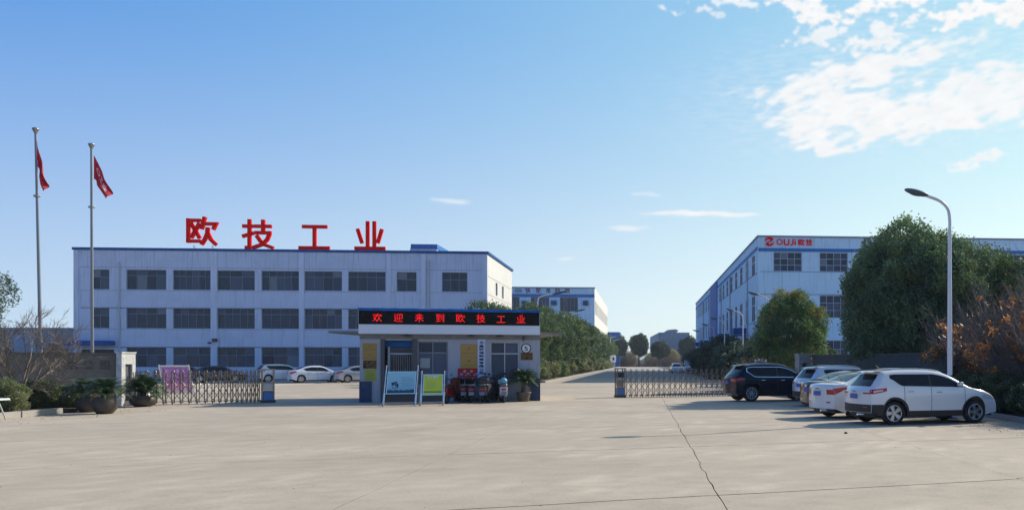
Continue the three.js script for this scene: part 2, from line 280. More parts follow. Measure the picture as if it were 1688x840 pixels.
// concrete forecourt in single slabs: long joints run up the works road, cross joints skewed
const CONC = [mat(0.51, 0.44, 0.343, 0.86, 0, { map: rep(T.concrete, 5.3, 5.9), bumpMap: rep(T.concreteBump, 1.1), bumpScale: 0.006, vertexColors: true }),
  mat(0.495, 0.43, 0.338, 0.88, 0, { map: rep(T.concrete, 6.1, 4.7), bumpMap: rep(T.concreteBump, 1.3), bumpScale: 0.006, vertexColors: true }),
  mat(0.515, 0.445, 0.345, 0.84, 0, { map: rep(T.concrete, 4.9, 6.3), bumpMap: rep(T.concreteBump, 0.9), bumpScale: 0.006, vertexColors: true })];
{
  const court = new THREE.Group(); court.name = 'forecourt'; scene.add(court); tag(court, null, null, null, 'structure');
  const crossGap = (i, j) => (i < -1 ? 0.009 : 0.019); const skew = -0.26, x0 = 1.0, wx = 4.65, z0 = -11.4, wz = 6.35;
  const crossZ = (j, i) => z0 - wz * j + 0.35 * Math.sin(j * 5.3 + (i > 0 ? 2 : 0) * 1.7);
  const wob = (i, z) => (i === 0 ? 0.028 : 0.018) * n2(i * 13.1, z * 0.6) + (i === 0 ? 0.012 : 0.008) * n2(i * 7.7 + 40, z * 4);
  const gap = (i, z) => (i === 0 ? 0.006 + 0.006 * Math.max(0, n2(3, z * 0.7)) : i === -1 ? 0.003 + 0.006 * Math.max(0, n2(9, z * 0.5)) : i === 1 ? 0.003 : 0.0006);
  const tone = (x, z) => {
    const a = fbm2(x * 0.12, z * 0.16, 4), b = fbm2(x * 0.5 + 9, z * 0.9, 4), sc = fbm2(x * 0.9 + 70, z * 3.6 - 8, 3);
    const pale = 0.20 * sstep(0.12, 0.5, sc) * sstep(-0.2, 0.4, a + 0.3), drip = -0.07 * sstep(0.42, 0.6, fbm2(x * 0.7 + 30, z * 0.7, 3));
    return 0.95 + 0.13 * a + 0.09 * b + pale + drip;
  };
  for (let i = -6; i < 4; i++) for (let j = -3; j < 13; j++) {
    const N = 14, pos = [], col = [], uv = [], idx = [];
    const lx = (k, z) => x0 + wx * k + wob(k, z);
    for (let b = 0; b <= N; b++) for (let a = 0; a <= N; a++) {
      const u = a / N, v = b / N, xa = x0 + wx * (i + u);
      const za = crossZ(j, i) + skew * (xa - x0) - crossGap(i, j), zb = crossZ(j + 1, i) + skew * (xa - x0) + crossGap(i, j);
      const z = za + (zb - za) * v;
      const L = lx(i, z) + gap(i, z), R = lx(i + 1, z) - gap(i + 1, z), x = L + (R - L) * u;
      pos.push(x, 0.004 * n2(x * 0.4, z * 0.4), z); const t = tone(x, z); col.push(t, t * 0.998, t * 0.99); uv.push(x, z);
    }
    for (let b = 0; b < N; b++) for (let a = 0; a < N; a++) { const p = b * (N + 1) + a; idx.push(p, p + 1, p + N + 2, p, p + N + 2, p + N + 1); }
    const rim = [];                                          // short skirt so that the joints are real grooves
    for (let a = 0; a <= N; a++) rim.push(a); for (let b = 1; b <= N; b++) rim.push(b * (N + 1) + N); for (let a = N - 1; a >= 0; a--) rim.push(N * (N + 1) + a); for (let b = N - 1; b >= 0; b--) rim.push(b * (N + 1));
    const base = pos.length / 3;
    rim.forEach((p) => { for (const y of [pos[p * 3 + 1], -0.06]) { pos.push(pos[p * 3], y, pos[p * 3 + 2]); col.push(0.5, 0.46, 0.4); uv.push(uv[p * 2], uv[p * 2 + 1] + y); } });
    for (let k = 0; k < rim.length - 1; k++) { const q = base + k * 2; idx.push(q, q + 1, q + 3, q, q + 3, q + 2); }
    const g = new THREE.BufferGeometry();
    g.setAttribute('position', new THREE.Float32BufferAttribute(pos, 3)); g.setAttribute('color', new THREE.Float32BufferAttribute(col, 3)); g.setAttribute('uv', new THREE.Float32BufferAttribute(uv, 2));
    g.setIndex(idx); g.computeVertexNormals();
    part('concrete_slab', g, CONC[0], court);
  }
  structure('joint_bed', box(60, 0.02, 130, -4, -0.06, -34), mat(0.13, 0.10, 0.075, 0.95));
}
// works road and yard behind the gates
{
  const flat = (pts, y) => { const s = new THREE.Shape(pts.map(([x, z]) => new THREE.Vector2(x, -z))); const g = new THREE.ShapeGeometry(s).rotateX(-Math.PI / 2).translate(0, y, 0); const uv = g.attributes.uv, p = g.attributes.position; for (let i = 0; i < uv.count; i++) uv.setXY(i, p.getX(i), p.getZ(i)); return g; };
  structure('yard', flat([[-90, -44], [60, -44], [60, -87.5], [-90, -87.5]], -0.03), mat(0.58, 0.51, 0.41, 0.88, 0, { map: rep(T.concrete, 9, 11) }));
  structure('road', flat([[-8.3, -86], [6.2, -86], [6.2, -334], [-8.3, -334]], -0.02), mat(0.36, 0.345, 0.32, 0.88, 0, { map: rep(T.concrete, 11, 8) }));
  structure('cross_road', flat([[-120, -334], [140, -334], [140, -344], [-120, -344]], -0.02), mat(0.40, 0.37, 0.33, 0.9));
  structure('kerb', [box(0.3, 0.17, 258, -8.45, -0.03, -205), box(0.3, 0.17, 246, 6.35, -0.03, -211)], M.kerb);
  structure('verge', [box(6.5, 0.12, 258, -11.9, -0.03, -205), box(5.2, 0.12, 246, 9.15, -0.03, -211)], M.soil);
  structure('planter_kerb', [...[0, 1, 2].map((k) => box(0.14, 0.2, 1.93, -19.75 + k * 0.03, 0.004, -26.4 - k * 1.96)), box(2.6, 0.2, 0.14, -21.1, 0.004, -31.4 - 2.6)], M.kerb);
  structure('planter_soil', box(9, 0.12, 8.6, -24.4, 0.003, -29.6), M.soil);
  structure('bank_kerb', Array.from({ length: 13 }, (_, k) => box(0.16, 0.15, 1.96, 11.0 + 0.012 * k, 0.004, -19 - k * 1.98)), M.kerb);
  structure('bank_soil', box(22, 0.1, 34, 22.3, 0.003, -30), M.soil);
}
// ---------------------------------------------------------------- windows
const paneGeo = new THREE.BoxGeometry(1, 1, 0.014);
function windowUnit(parent, x0, y0, x1, y1, z, { cols = 4, transom = 0.66, rows = null, frameMat = M.frame, t = 0.05, open = 0 } = {}) {
  const o = sub('window', parent), w = x1 - x0, h = y1 - y0;
  o.position.set(x0, y0, z);
  const ys = rows ? Array.from({ length: rows + 1 }, (_, k) => k / rows * h) : [0, h * transom, h], xs = Array.from({ length: cols + 1 }, (_, k) => k / cols * w);
  const f = [];
  xs.forEach((x, k) => f.push(box(k % cols ? t * 0.85 : t * 1.3, h, 0.07, Math.min(w - t * 0.65, Math.max(t * 0.65, x)), 0, 0)));
  ys.forEach((y, k) => f.push(box(w - 0.004, t, 0.062, w / 2, Math.min(h - t, Math.max(0, y - t / 2)), 0)));
  part('frame', f, frameMat, o);
  for (let c = 0; c < cols; c++) for (let r = 0; r < ys.length - 1; r++) {
    const p = part('pane', paneGeo, glassPick(), o);
    p.position.set((xs[c] + xs[c + 1]) / 2, (ys[r] + ys[r + 1]) / 2, -0.012 - 0.018 * rnd()); p.scale.set(w / cols, ys[r + 1] - ys[r], 1);
    p.rotation.set(rr(-0.012, 0.012), rr(-0.015, 0.015), 0);
  }
  return o;
}
// ---------------------------------------------------------------- three-storey factory building on the left
{
  const X = -53.86, Z = -87.5, W = 38.62, H = 12.66, D = 16.5;
  reseed(31); const t = thing('factory_building', 'long three-storey factory building with a blue shade tint under the red rooftop characters', 'building', [X, 0, Z]);
  const rows = [[1.3, 3.2], [5.0, 6.97], [8.71, 10.62]];
  const bays = [[-49.15, -45.51], [-44.9, -41.39], [-40.83, -37.35], [-36.73, -33.22], [-32.71, -29.17], [-28.6, -25.03]].map(([a, b]) => [a - X, b - X]);
  const small = [[1.47, 3.17], [-23.99 - X, -22.08 - X], [-19.64 - X, -17.18 - X]];
  const holes = [];
  rows.forEach(([a, b], r) => { bays.forEach(([l, q]) => holes.push([l, a, q, b])); small.forEach(([l, q], k) => holes.push(k === 0 && r === 0 ? [0.6, 0.05, 3.6, 3.0] : [l, a, q, b])); });
  const wall = part('front_wall', wallWithHoles(W, H, 0.3, holes), M.blueShadePaint, t);
  rows.forEach(([a, b], r) => {
    bays.forEach(([l, q]) => windowUnit(t, l, a, q, b, -0.16, { cols: [4, 4, 5, 3, 4, 6][Math.floor(rnd() * 6)], transom: (r ? 0.7 : 0.6) + rr(-0.02, 0.02), frameMat: M.frameDark, t: 0.045 }));
    small.forEach(([l, q], k) => { if (k || r) windowUnit(t, l, a, q, b, -0.16, { cols: k === 2 ? 3 : 2, transom: 0.62, frameMat: M.frameDark }); });
  });
  part('door', box(3, 2.95, 0.06, 2.1, 0.05, -0.25), M.inside, t);
  // end wall in the sun, with two narrow windows
  const side = sub('side_wall', t); side.position.set(W, 0, -0.302); side.rotation.y = Math.PI / 2;
  part('wall_panel', wallWithHoles(D - 0.6, H, 0.3, [[4.6, 8.75, 5.75, 10.1], [8.7, 8.75, 9.85, 10.1], [4.6, 5.0, 5.75, 6.4], [8.7, 5.0, 9.85, 6.4]]), M.whitePaint, side);
  for (const [a, b] of [[4.6, 8.75], [8.7, 8.75], [4.6, 5.0], [8.7, 5.0]]) { part('pane', box(1.15, 1.38, 0.02, a + 0.575, b, -0.2), M.glassA, side); part('frame', [box(0.06, 1.38, 0.06, a + 0.5, b, -0.18), box(1.15, 0.05, 0.06, a + 0.575, b + 0.95, -0.182)], M.frame, side); }
  part('seam', [box(D - 0.6, 0.05, 0.03, (D - 0.6) / 2, 10.3, 0.012), box(D - 0.6, 0.05, 0.03, (D - 0.6) / 2, 8.5, 0.012)], mat(0.6, 0.59, 0.57, 0.9), side);
  part('back_wall', [box(W - 0.7, H - 0.1, 0.3, W / 2, 0, -D + 0.15), box(0.3, H - 0.1, D - 0.7, 0.15, 0, -D / 2)], M.whitePaint, t);
  const roof = part('roof', box(W - 0.8, 0.3, D - 0.9, W / 2, H - 0.75, -D / 2), M.roof, t);
  part('floor', [box(W - 0.8, 0.2, D - 0.9, W / 2, 4.0, -D / 2), box(W - 0.8, 0.2, D - 0.9, W / 2, 8.0, -D / 2)], M.inside, t);
  part('coping', [box(W + 0.26, 0.24, 0.5, W / 2, H - 0.2, -0.12), box(0.5, 0.24, D - 0.2, W - 0.12, H - 0.2, -D / 2 - 0.15)], M.canopyBlue, t);
  for (const g of [box(0.42, H - 0.24, 0.1, 0.21, 0, 0.05), box(0.58, H - 0.24, 0.1, -41.11 - X, 0, 0.05), box(0.46, H - 0.24, 0.1, -32.96 - X, 0, 0.05), box(0.4, H - 0.24, 0.08, -24.72 - X, 0, 0.04), box(0.46, H - 0.24, 0.1, -21.4 - X, 0, 0.05), box(0.44, H - 0.24, 0.1, W - 0.22, 0, 0.05)]) part('pilaster', g, M.pilasterPaint, t);
  part('ledge', [box(W - 1.2, 0.08, 0.09, W / 2, 6.99, 0.045), box(W - 1.2, 0.08, 0.09, W / 2, 3.24, 0.045), ], M.blueShadePaint, t);
  part('seam', [box(W - 1.0, 0.035, 0.012, W / 2, 10.82, 0.006), box(W - 1.0, 0.03, 0.012, W / 2, 8.6, 0.006), box(W - 1.0, 0.03, 0.012, W / 2, 4.9, 0.006), box(W - 1.2, 0.06, 0.04, W / 2, 6.92, 0.02), box(W - 1.2, 0.06, 0.04, W / 2, 3.17, 0.02)], M.seamShade, t);  // seam lines; the two strips under the ledges are painted shadow
  part('drainpipe', [cyl(0.09, 0.09, 11.4, 8, -20.93 - X, 0.1, 0.14), cyl(0.14, 0.09, 0.3, 8, -20.93 - X, 11.45, 0.14)], M.pipe, t);
  part('drainpipe', [cyl(0.07, 0.07, 11.2, 8, -49.75 - X, 0.1, 0.1)], M.pipe, t);
  part('entrance_canopy', [box(3.9, 0.4, 1.5, 1.75, 3.4, 0.75), box(3.94, 0.09, 1.54, 1.75, 3.36, 0.75)], M.canopyBlue, t);
  part('security_camera', [box(0.4, 0.32, 0.24, -40.95 - X, 3.72, 0.25), cyl(0.09, 0.09, 0.42, 8, -41.3 - X, 3.62, 0.3, Math.PI / 2)], M.darkGrey, t);
  const pent = sub('penthouse', t);
  { const s = new THREE.Shape([[-25.0, 12.3], [-24.55, 14.3], [-21.9, 14.3], [-21.9, 12.3]].map(([x, y]) => new THREE.Vector2(x - X, y))); part('wall_panel', new THREE.ExtrudeGeometry(s, { depth: 8, bevelEnabled: false }).translate(0, 0, -15.6), M.blueShadePaint, pent); part('coping', box(2.76, 0.5, 8.1, -23.2 - X, 13.86, -11.58), M.trimBlue, pent); }
  // rooftop characters, each on its own legs
  const heads = [['欧', -43.84, 12.98, 2.84], ['技', -38.65, 12.72, 2.92], ['工', -33.39, 12.72, 2.92], ['业', -28.09, 12.74, 2.92]];
  const words = ['red rooftop character with a boxed cross beside a forked stroke, above the second window bay', 'red rooftop character of two crossing halves between the boxed one and the plain bars', 'plain red rooftop character like a capital letter I with wide bars', 'red rooftop character with two tall uprights on a bar between slanting strokes'];
  heads.forEach(([ch, x, y, s], k) => {
    const o = thing('rooftop_character_added_glow', words[k], 'rooftop sign', [x, y, Z - 0.55], 0, 'red characters standing on the factory roof');
    part('character', glyphSolid(ch, s, 11, 0.28), M.red, o);  // the glow of these shaded letters is added in the material
    part('support_frame', [bar([0.2 * s, -0.5, -0.03], [0.2 * s, 0.12, -0.03], 0.03), bar([0.8 * s, -0.5, -0.03], [0.8 * s, 0.12, -0.03], 0.03), bar([0.2 * s, 0.1, -0.03], [0.2 * s, -0.5, -0.9], 0.025), bar([0.8 * s, 0.1, -0.03], [0.8 * s, -0.5, -0.9], 0.025)], M.steelDull, o);
  });
}
{
  const t = thing('annex_building', 'low grey-blue flat-roofed annex beyond the bare tree beside the factory', 'building', [-80, 0, -90.5]);
  part('wall', box(26, 5.0, 12, 13, 0, -6), M.annex, t); part('coping', box(26.3, 0.25, 12.3, 13, 4.9, -6), M.seam, t);
  for (let k = 0; k < 5; k++) { const o = sub('window', t); part('pane', box(2.4, 1.5, 0.05, 2.5 + k * 5, 1.6, 0.01), M.glassB, o); part('frame', [box(2.5, 0.07, 0.08, 2.5 + k * 5, 2.6, 0.02), box(0.07, 1.5, 0.08, 2.5 + k * 5, 1.6, 0.021)], M.frame, o); }
}
// ---------------------------------------------------------------- long factory building along the right of the road
{
  const X = 11.78, Z = -87.5, W = 42, H = 14.62, D = 102.4;
  const t = thing('factory_hall', 'long factory hall in blue shade tint with the red round logo along the works road', 'building', [X, 0, Z]);
  const cols = Array.from({ length: 8 }, (_, k) => [1.56 + 4.77 * k, 4.5 + 4.77 * k]);
  const rows = [[1.3, 4.0], [6.3, 8.6], [11.03, 12.96]], holes = [];
  rows.forEach(([a, b]) => cols.forEach(([l, q]) => holes.push([l, a, q, b])));
  part('front_wall', wallWithHoles(W, H, 0.3, holes), M.blueShadePaint2, t);
  rows.forEach(([a, b]) => cols.forEach(([l, q]) => windowUnit(t, l, a, q, b, -0.16, { cols: 4, rows: 3, frameMat: M.frame, t: 0.055 })));
  part('seam', [box(W - 0.4, 0.05, 0.04, W / 2, 10.95, 0.02), box(W - 0.4, 0.06, 0.05, W / 2, 8.64, 0.025)], M.seam, t);
  part('band', box(W - 0.02, 0.34, 0.06, W / 2 + 0.01, 13.02, 0.03), M.trimBlue, t);
  part('coping', [box(W + 0.2, 0.16, 0.5, W / 2, H - 0.14, -0.12), box(0.5, 0.16, D - 0.5, 0.14, H - 0.14, -D / 2 - 0.24)], M.seam, t);
  const side = sub('side_wall', t); side.position.set(0, 0, -D); side.rotation.y = -Math.PI / 2;
  const L = D - 0.302, sh = [], zs = [];
  for (let k = 0; k < 17; k++) { const c = L - 3.6 - 5.65 * k; if (!(c < L - 47 && c > L - 60.5)) zs.push(c); }
  for (const c of zs) { sh.push([c - 1.2, 10.98, c + 1.2, 13.0], [c - 1.2, 6.1, c + 1.2, 8.7]); }
  const doors = [L - 11, L - 30, L - 43, L - 66, L - 80]; for (const c of doors) sh.push([c - 1.6, 0.1, c + 1.6, 4.6]);
  part('wall_panel', wallWithHoles(L, H, 0.3, sh), M.blueShadePaint2, side);
  part('band', [box(46.8, 0.34, 0.06, L - 23.5, 13.25, 0.03), box(L - 60.6, 0.34, 0.06, (L - 60.6) / 2, 13.25, 0.03)], M.trimBlue, side);
  part('blue_strip', box(13.4, H - 0.2, 0.12, L - 54, 0, 0.06), M.deepBlue, side);
  part('seam', [box(46, 0.06, 0.05, L - 23.5, 10.9, 0.025), box(46, 0.06, 0.05, L - 23.5, 5.9, 0.025)], M.seam, side);
  for (const c of zs) for (const [a, b] of [[10.98, 13.0], [6.1, 8.7]]) { const o = sub('window', side); part('pane', box(2.38, b - a - 0.02, 0.02, c, a + 0.01, -0.06), M.glassSide, o); part('frame', [box(0.08, b - a - 0.02, 0.06, c - 1.15, a + 0.01, -0.035), box(0.08, b - a - 0.02, 0.06, c + 1.15, a + 0.01, -0.035), box(0.08, b - a - 0.02, 0.05, c, a + 0.01, -0.035), box(2.2, 0.07, 0.05, c, a + (b - a) * 0.62, -0.034)], M.white, o); }
  for (const c of doors) { part('door', box(3.2, 4.5, 0.05, c, 0.1, -0.24), M.inside, side); const k = sub('door_canopy', side); part('canopy_roof', [box(4.4, 0.75, 1.5, c, 4.85, 0.75)], M.canopyBlue, k); part('canopy_rim', box(4.46, 0.12, 1.56, c, 4.8, 0.76), M.seam, k); part('drainpipe', cyl(0.08, 0.08, 13, 6, c + 3, 0.1, 0.12), M.pipe, side); }
  part('back_wall', [box(W - 0.7, H - 0.2, 0.3, W / 2, 0, -D + 0.15), box(0.3, H - 0.2, D - 0.8, W - 0.15, 0, -D / 2)], M.whitePaint, t);
  part('roof', box(W - 0.8, 0.3, D - 0.9, W / 2, H - 0.8, -D / 2), M.roof, t);
  part('floor', box(W - 0.8, 0.2, D - 0.9, W / 2, 5.0, -D / 2), M.inside, t);
  // sign on the front: swirl logo, letters, two characters
  const s = thing('wall_sign', 'red swirl logo with letters and characters high on the factory hall', 'wall sign', [X + 0.68, 13.52, Z + 0.01]);
  const swirl = (turn) => { const p = []; for (let k = 0; k <= 14; k++) { const a = (178 - k * 11) * Math.PI / 180; p.push([Math.cos(a), Math.sin(a)]); } p.push([0.85, 0.46], [0.35, 0.0], [-0.05, -0.03], [0.3, 0.25], [0.1, 0.5], [-0.35, 0.52], [-0.86, 0.14]); return new THREE.ExtrudeGeometry(new THREE.Shape(p.map(([x, y]) => new THREE.Vector2(x, y))), { depth: 0.12, bevelEnabled: false }).rotateZ(turn).scale(0.47, 0.47, 1).translate(0.47, 0.49, 0); };
  part('logo', [swirl(0), swirl(Math.PI)], M.red, s);  // logo and letters carry the same added glow
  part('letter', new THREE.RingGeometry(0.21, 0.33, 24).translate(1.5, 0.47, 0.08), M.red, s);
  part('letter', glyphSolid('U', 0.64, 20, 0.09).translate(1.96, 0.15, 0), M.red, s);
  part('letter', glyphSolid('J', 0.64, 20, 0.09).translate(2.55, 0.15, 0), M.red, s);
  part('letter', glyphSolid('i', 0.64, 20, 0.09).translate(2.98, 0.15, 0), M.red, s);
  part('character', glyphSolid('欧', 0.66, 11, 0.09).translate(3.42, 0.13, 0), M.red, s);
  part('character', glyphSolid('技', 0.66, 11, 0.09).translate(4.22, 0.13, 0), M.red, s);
}
// ---------------------------------------------------------------- factory further up the road on the left
{
  const X = -49, Z = -232, W = 36.5, H = 21.6, D = 88;
  const t = thing('far_factory', 'distant factory with faded red characters and a sunlit white side', 'building', [X, 0, Z]);
  const cols = [[12.7, 16.9], [19.8, 24.6], [27.4, 32.1], [5.2, 9.8]], rows = [[15.0, 18.9], [8.2, 12], [1.6, 5.4]], holes = [];
  rows.forEach(([a, b]) => cols.forEach(([l, q]) => holes.push([l, a, q, b])));
  part('front_wall', wallWithHoles(W, H, 0.4, holes), M.blueShadePaint2, t);
  rows.forEach(([a, b]) => cols.forEach(([l, q]) => windowUnit(t, l, a, q, b, -0.2, { cols: 5, rows: 1, frameMat: M.frameDark, t: 0.09 })));
  part('band', box(W - 0.02, 0.8, 0.1, W / 2 + 0.01, 18.95, 0.05), M.trimBlue, t);
  part('coping', box(W + 0.3, 0.3, 0.6, W / 2, H - 0.28, -0.1), M.seam, t);
  const side = sub('side_wall', t); side.position.set(W, 0, -0.402); side.rotation.y = Math.PI / 2;
  const sh = []; for (let k = 0; k < 13; k++) for (const a of [14.6, 8.0]) sh.push([2 + k * 6.6, a, 4.6 + k * 6.6, a + 3.6]);
  part('wall_panel', wallWithHoles(D - 0.8, H, 0.4, sh), M.whitePaint, side);
  for (const [a, b, c, e] of sh) { const o = sub('window', side); part('pane', box(c - a - 0.01, e - b - 0.01, 0.03, (a + c) / 2, b + 0.005, -0.035), M.glassSide, o); part('frame', box(0.1, e - b - 0.02, 0.05, (a + c) / 2, b + 0.01, -0.02), M.frame, o); }
  part('roof', box(W - 0.9, 0.3, D - 1, W / 2, H - 1, -D / 2), M.roof, t);
  part('back_wall', [box(W - 0.9, H - 0.2, 0.4, W / 2, 0, -D + 0.2), box(0.4, H - 0.2, D - 1, 0.2, 0, -D / 2)], M.whitePaint, t);
  const fade = mat(0.20, 0.055, 0.12, 0.7), dull = mat(0.07, 0.09, 0.2, 0.7), un = [18.3, 21.0, 23.6, 26.1, 28.6].map((x) => x + 0.6);
  [...'铁聚龙防腐'].forEach((ch, k) => part('character', glyphSolid(ch, 1.32, 11, 0.12).translate(un[k] - 0.5, 20.0, 0.01), [1, 3, 4].includes(k) ? fade : k === 0 ? mat(0.15, 0.06, 0.22, 0.7) : dull, t));
  part('emblem', [new THREE.TorusGeometry(0.72, 0.1, 6, 24).scale(1.15, 0.7, 1).translate(16.6, 20.6, 0.08), box(0.8, 0.28, 0.06, 16.6, 20.47, 0.05)], dull, t);
  for (const [x, y] of [[18.2, 17.1], [25.9, 17.2], [34.2, 17.2], [34.2, 10.8], [25.9, 10.6]]) { const a = sub('air_conditioner', t); part('casing', rbox(1.5, 1.3, 0.9, 0.2, x, y - 0.4, 0.46), M.deepBlue, a); part('fan', cyl(0.5, 0.5, 0.06, 16, x, y + 0.25, 0.92, Math.PI / 2), M.darkGrey, a); }
}
{
  const t = thing('blue_shed', 'small deep blue box building behind the roadside trees at the road end', 'building', [-13.6, 0, -350]);
  part('wall', box(9, 13.6, 20, 0.2, 0, -10), M.deepBlue, t); part('roof', box(9.3, 0.4, 20.3, 0.2, 13.5, -10), M.trimBlue, t); part('door', box(3, 4, 0.1, 0, 0, 0.06), M.inside, t);
}
{
  const t = thing('grey_hall', 'large grey gabled hall with a raised roof vent beyond the road end', 'building', [8.0, 0, -402]);
  const gm = mat(0.36, 0.40, 0.48, 0.9, 0, { map: rep(T.blotch, 14) });
  const foot = new THREE.Shape([[0, 0], [14, 0], [14, 73], [-3.4, 73]].map((p) => new THREE.Vector2(...p)));
  part('wall', new THREE.ExtrudeGeometry(foot, { depth: 15.6, bevelEnabled: false }).rotateX(-Math.PI / 2), gm, t);
  part('side_cladding', box(0.1, 15.3, 72.6, 0, 0, -36.5).translate(-0.12, 0, 0).applyMatrix4(new THREE.Matrix4().makeRotationY(Math.atan2(3.4, 73))), mat(0.42, 0.46, 0.53, 0.9), t);
  part('band', box(14.06, 1.2, 0.2, 7.02, 6.6, 0.1), mat(0.07, 0.11, 0.22, 0.9), t);
  part('roof_vent', new THREE.ExtrudeGeometry(new THREE.Shape([[1.6, 15.5], [4.0, 16.9], [7.5, 17.3], [9.2, 16.7], [7.8, 15.5]].map((p) => new THREE.Vector2(...p))), { depth: 30, bevelEnabled: false }).translate(0, 0, -34), gm, t);
}
{
  const t = thing('far_shed', 'low pale shed between the grey hall and the factory hall', 'building', [21, 0, -385]);
  part('wall', box(14, 9.5, 16, 7, 0, -8), mat(0.36, 0.38, 0.38, 0.8), t); part('roof', box(14.4, 0.4, 16.4, 7, 9.4, -8), M.roof, t);
}
{
  const t = thing('far_block', 'pale narrow block far beyond the road end among the trees', 'building', [-9.4, 0, -430]);
  part('wall', box(2.4, 11.5, 9, 0, 0, -5), mat(0.5, 0.42, 0.22, 0.8), t); part('roof', box(2.6, 0.3, 9.2, 0, 11.45, -5), M.roof, t);
}
// ---------------------------------------------------------------- guardhouse
const GA = 8 * Math.PI / 180, GO3 = [-12.31, 0, -39.16];
const gh = (x, y, z) => { const c = Math.cos(GA), s = Math.sin(GA); return [GO3[0] + x * c + z * s, y, GO3[2] - x * s + z * c]; };
{
  const t = thing('guardhouse', 'single-storey grey gatehouse with white fascia and blue roof edge', 'gatehouse', GO3, GA);
  const gp = mat(0.40, 0.41, 0.46, 0.85, 0, { map: rep(T.plaster, 6, 5) }), beam = mat(0.24, 0.235, 0.24, 0.9, 0, { map: rep(T.blotch, 3) }), plinth = mat(0.045, 0.07, 0.15, 0.8, 0, { map: rep(T.blotch, 2) });
  part('front_wall', wallWithHoles(7.74, 2.78, 0.24, [[0.86, 0.02, 2.26, 2.72], [2.4, 0.75, 3.7, 2.68], [5.52, 0.95, 6.82, 2.68]]).translate(0.005, 0, 0), gp, t);
  part('beam', box(7.74, 0.24, 0.3, 3.875, 2.78, -0.1), beam, t);
  part('side_wall', [box(0.24, 3.0, 5.0, 0.125, 0, -2.76), box(0.24, 3.0, 5.0, 7.62, 0, -2.76), box(7.2, 3.0, 0.24, 3.87, 0, -5.2)], gp, t);
  for (const g of [box(0.5, 0.92, 0.1, 0.25, 0, 0.05), box(0.42, 1.0, 0.1, 7.54, 0, 0.05), box(1.1, 0.16, 0.06, 4.5, 0, 0.03)]) part('plinth', g, plinth, t);
  for (const g of [box(0.16, 2.78, 0.08, 0.96, 0, 0.04), box(0.2, 2.78, 0.1, 2.3, 0, 0.05)]) part('pilaster', g, mat(0.10, 0.095, 0.10, 0.85), t);
  part('floor', box(7.3, 0.08, 5.1, 3.87, 0.004, -2.7), M.inside, t);
  // porch door behind the opening: blue lintel, transom, barred leaf
  const d = sub('door', t);
  part('lintel', box(1.36, 0.26, 0.12, 1.56, 2.44, -0.5), M.deepBlue, d);
  part('frame', [box(0.1, 2.44, 0.1, 1.15, 0.02, -0.5), box(0.08, 2.44, 0.1, 2.2, 0.02, -0.5), box(0.95, 0.07, 0.1, 1.68, 2.1, -0.5), box(0.95, 0.07, 0.1, 1.68, 1.1, -0.5)], M.frame, d);
  part('pane', box(0.96, 2.4, 0.02, 1.68, 0.02, -0.55), M.glassA, d);
  for (let k = 0; k < 9; k++) part('window_bar', cyl(0.012, 0.012, 0.95, 5, 1.36 + k * 0.095, 1.15, -0.47), M.steelDull, d);
  windowUnit(t, 2.4, 0.75, 3.7, 2.68, -0.16, { cols: 2, transom: 0.74, frameMat: M.frameDark });
  windowUnit(t, 5.52, 0.95, 6.82, 2.68, -0.12, { cols: 2, transom: 0.69, frameMat: mat(0.5, 0.52, 0.54, 0.5) });
  part('window_sill', [box(1.46, 0.06, 0.2, 6.17, 0.88, 0.06), box(1.4, 0.05, 0.14, 3.06, 0.7, 0.03)], gp, t);
  part('window_paper', box(0.42, 0.44, 0.006, 2.72, 1.5, -0.12), mat(0.34, 0.36, 0.38, 0.7), t);
  // flat roof slab with pointed ends behind the fascia
  const poly = new THREE.Shape([[-1.32, 0.28], [8.78, 0.28], [7.75, 6.7], [-0.02, 6.7]].map((p) => new THREE.Vector2(...p)));
  const slab = part('roof', new THREE.ExtrudeGeometry(poly, { depth: 0.1, bevelEnabled: false }).rotateX(-Math.PI / 2).translate(0, 3.03, 0), beam, t);
  part('fascia', box(7.72, 0.41, 0.62, 3.87, 3.0, 0.02), mat(0.72, 0.76, 0.84, 0.7, 0, MATT), t);
  part('fascia_back', box(7.66, 0.62, 0.5, 3.87, 3.412, -0.05), M.darkGrey, t);
  { const s = new THREE.Shape(); s.moveTo(0, 0); s.lineTo(7.76, 0); s.lineTo(7.76, 0.1); for (let k = 30; k >= 0; k--) s.lineTo(7.76 * k / 30, 0.115 + 0.014 * n2(k * 0.45, 5)); part('roof_edge', new THREE.ExtrudeGeometry(s, { depth: 0.66, bevelEnabled: false }).translate(-0.01, 4.0, -0.3), M.deepBlue, t); }
  part('roof_top', box(7.7, 0.06, 5.2, 3.87, 3.98, -2.92), M.roof, t);
  part('parapet', [box(0.12, 0.86, 5.0, 0.08, 3.13, -2.85), box(0.12, 0.86, 5.0, 7.66, 3.13, -2.85), box(7.4, 0.86, 0.12, 3.87, 3.13, -5.3)], gp, t);
  for (const x of [2.0, 4.7, 5.95]) { const l = sub('eave_fitting', t); part('plate', rbox(0.34, 0.05, 0.16, 0.02, x, 2.9, 0.2), M.darkGrey, l); part('stem', cyl(0.03, 0.03, 0.05, 8, x, 2.95, 0.2), M.darkGrey, l); }
  { const l = sub('loudspeaker', t); part('horn', [cyl(0.09, 0.03, 0.2, 10, 7.0, 2.86, 0.16, Math.PI / 2), box(0.04, 0.16, 0.04, 7.0, 2.7, 0.08)], M.darkGrey, l); }
}
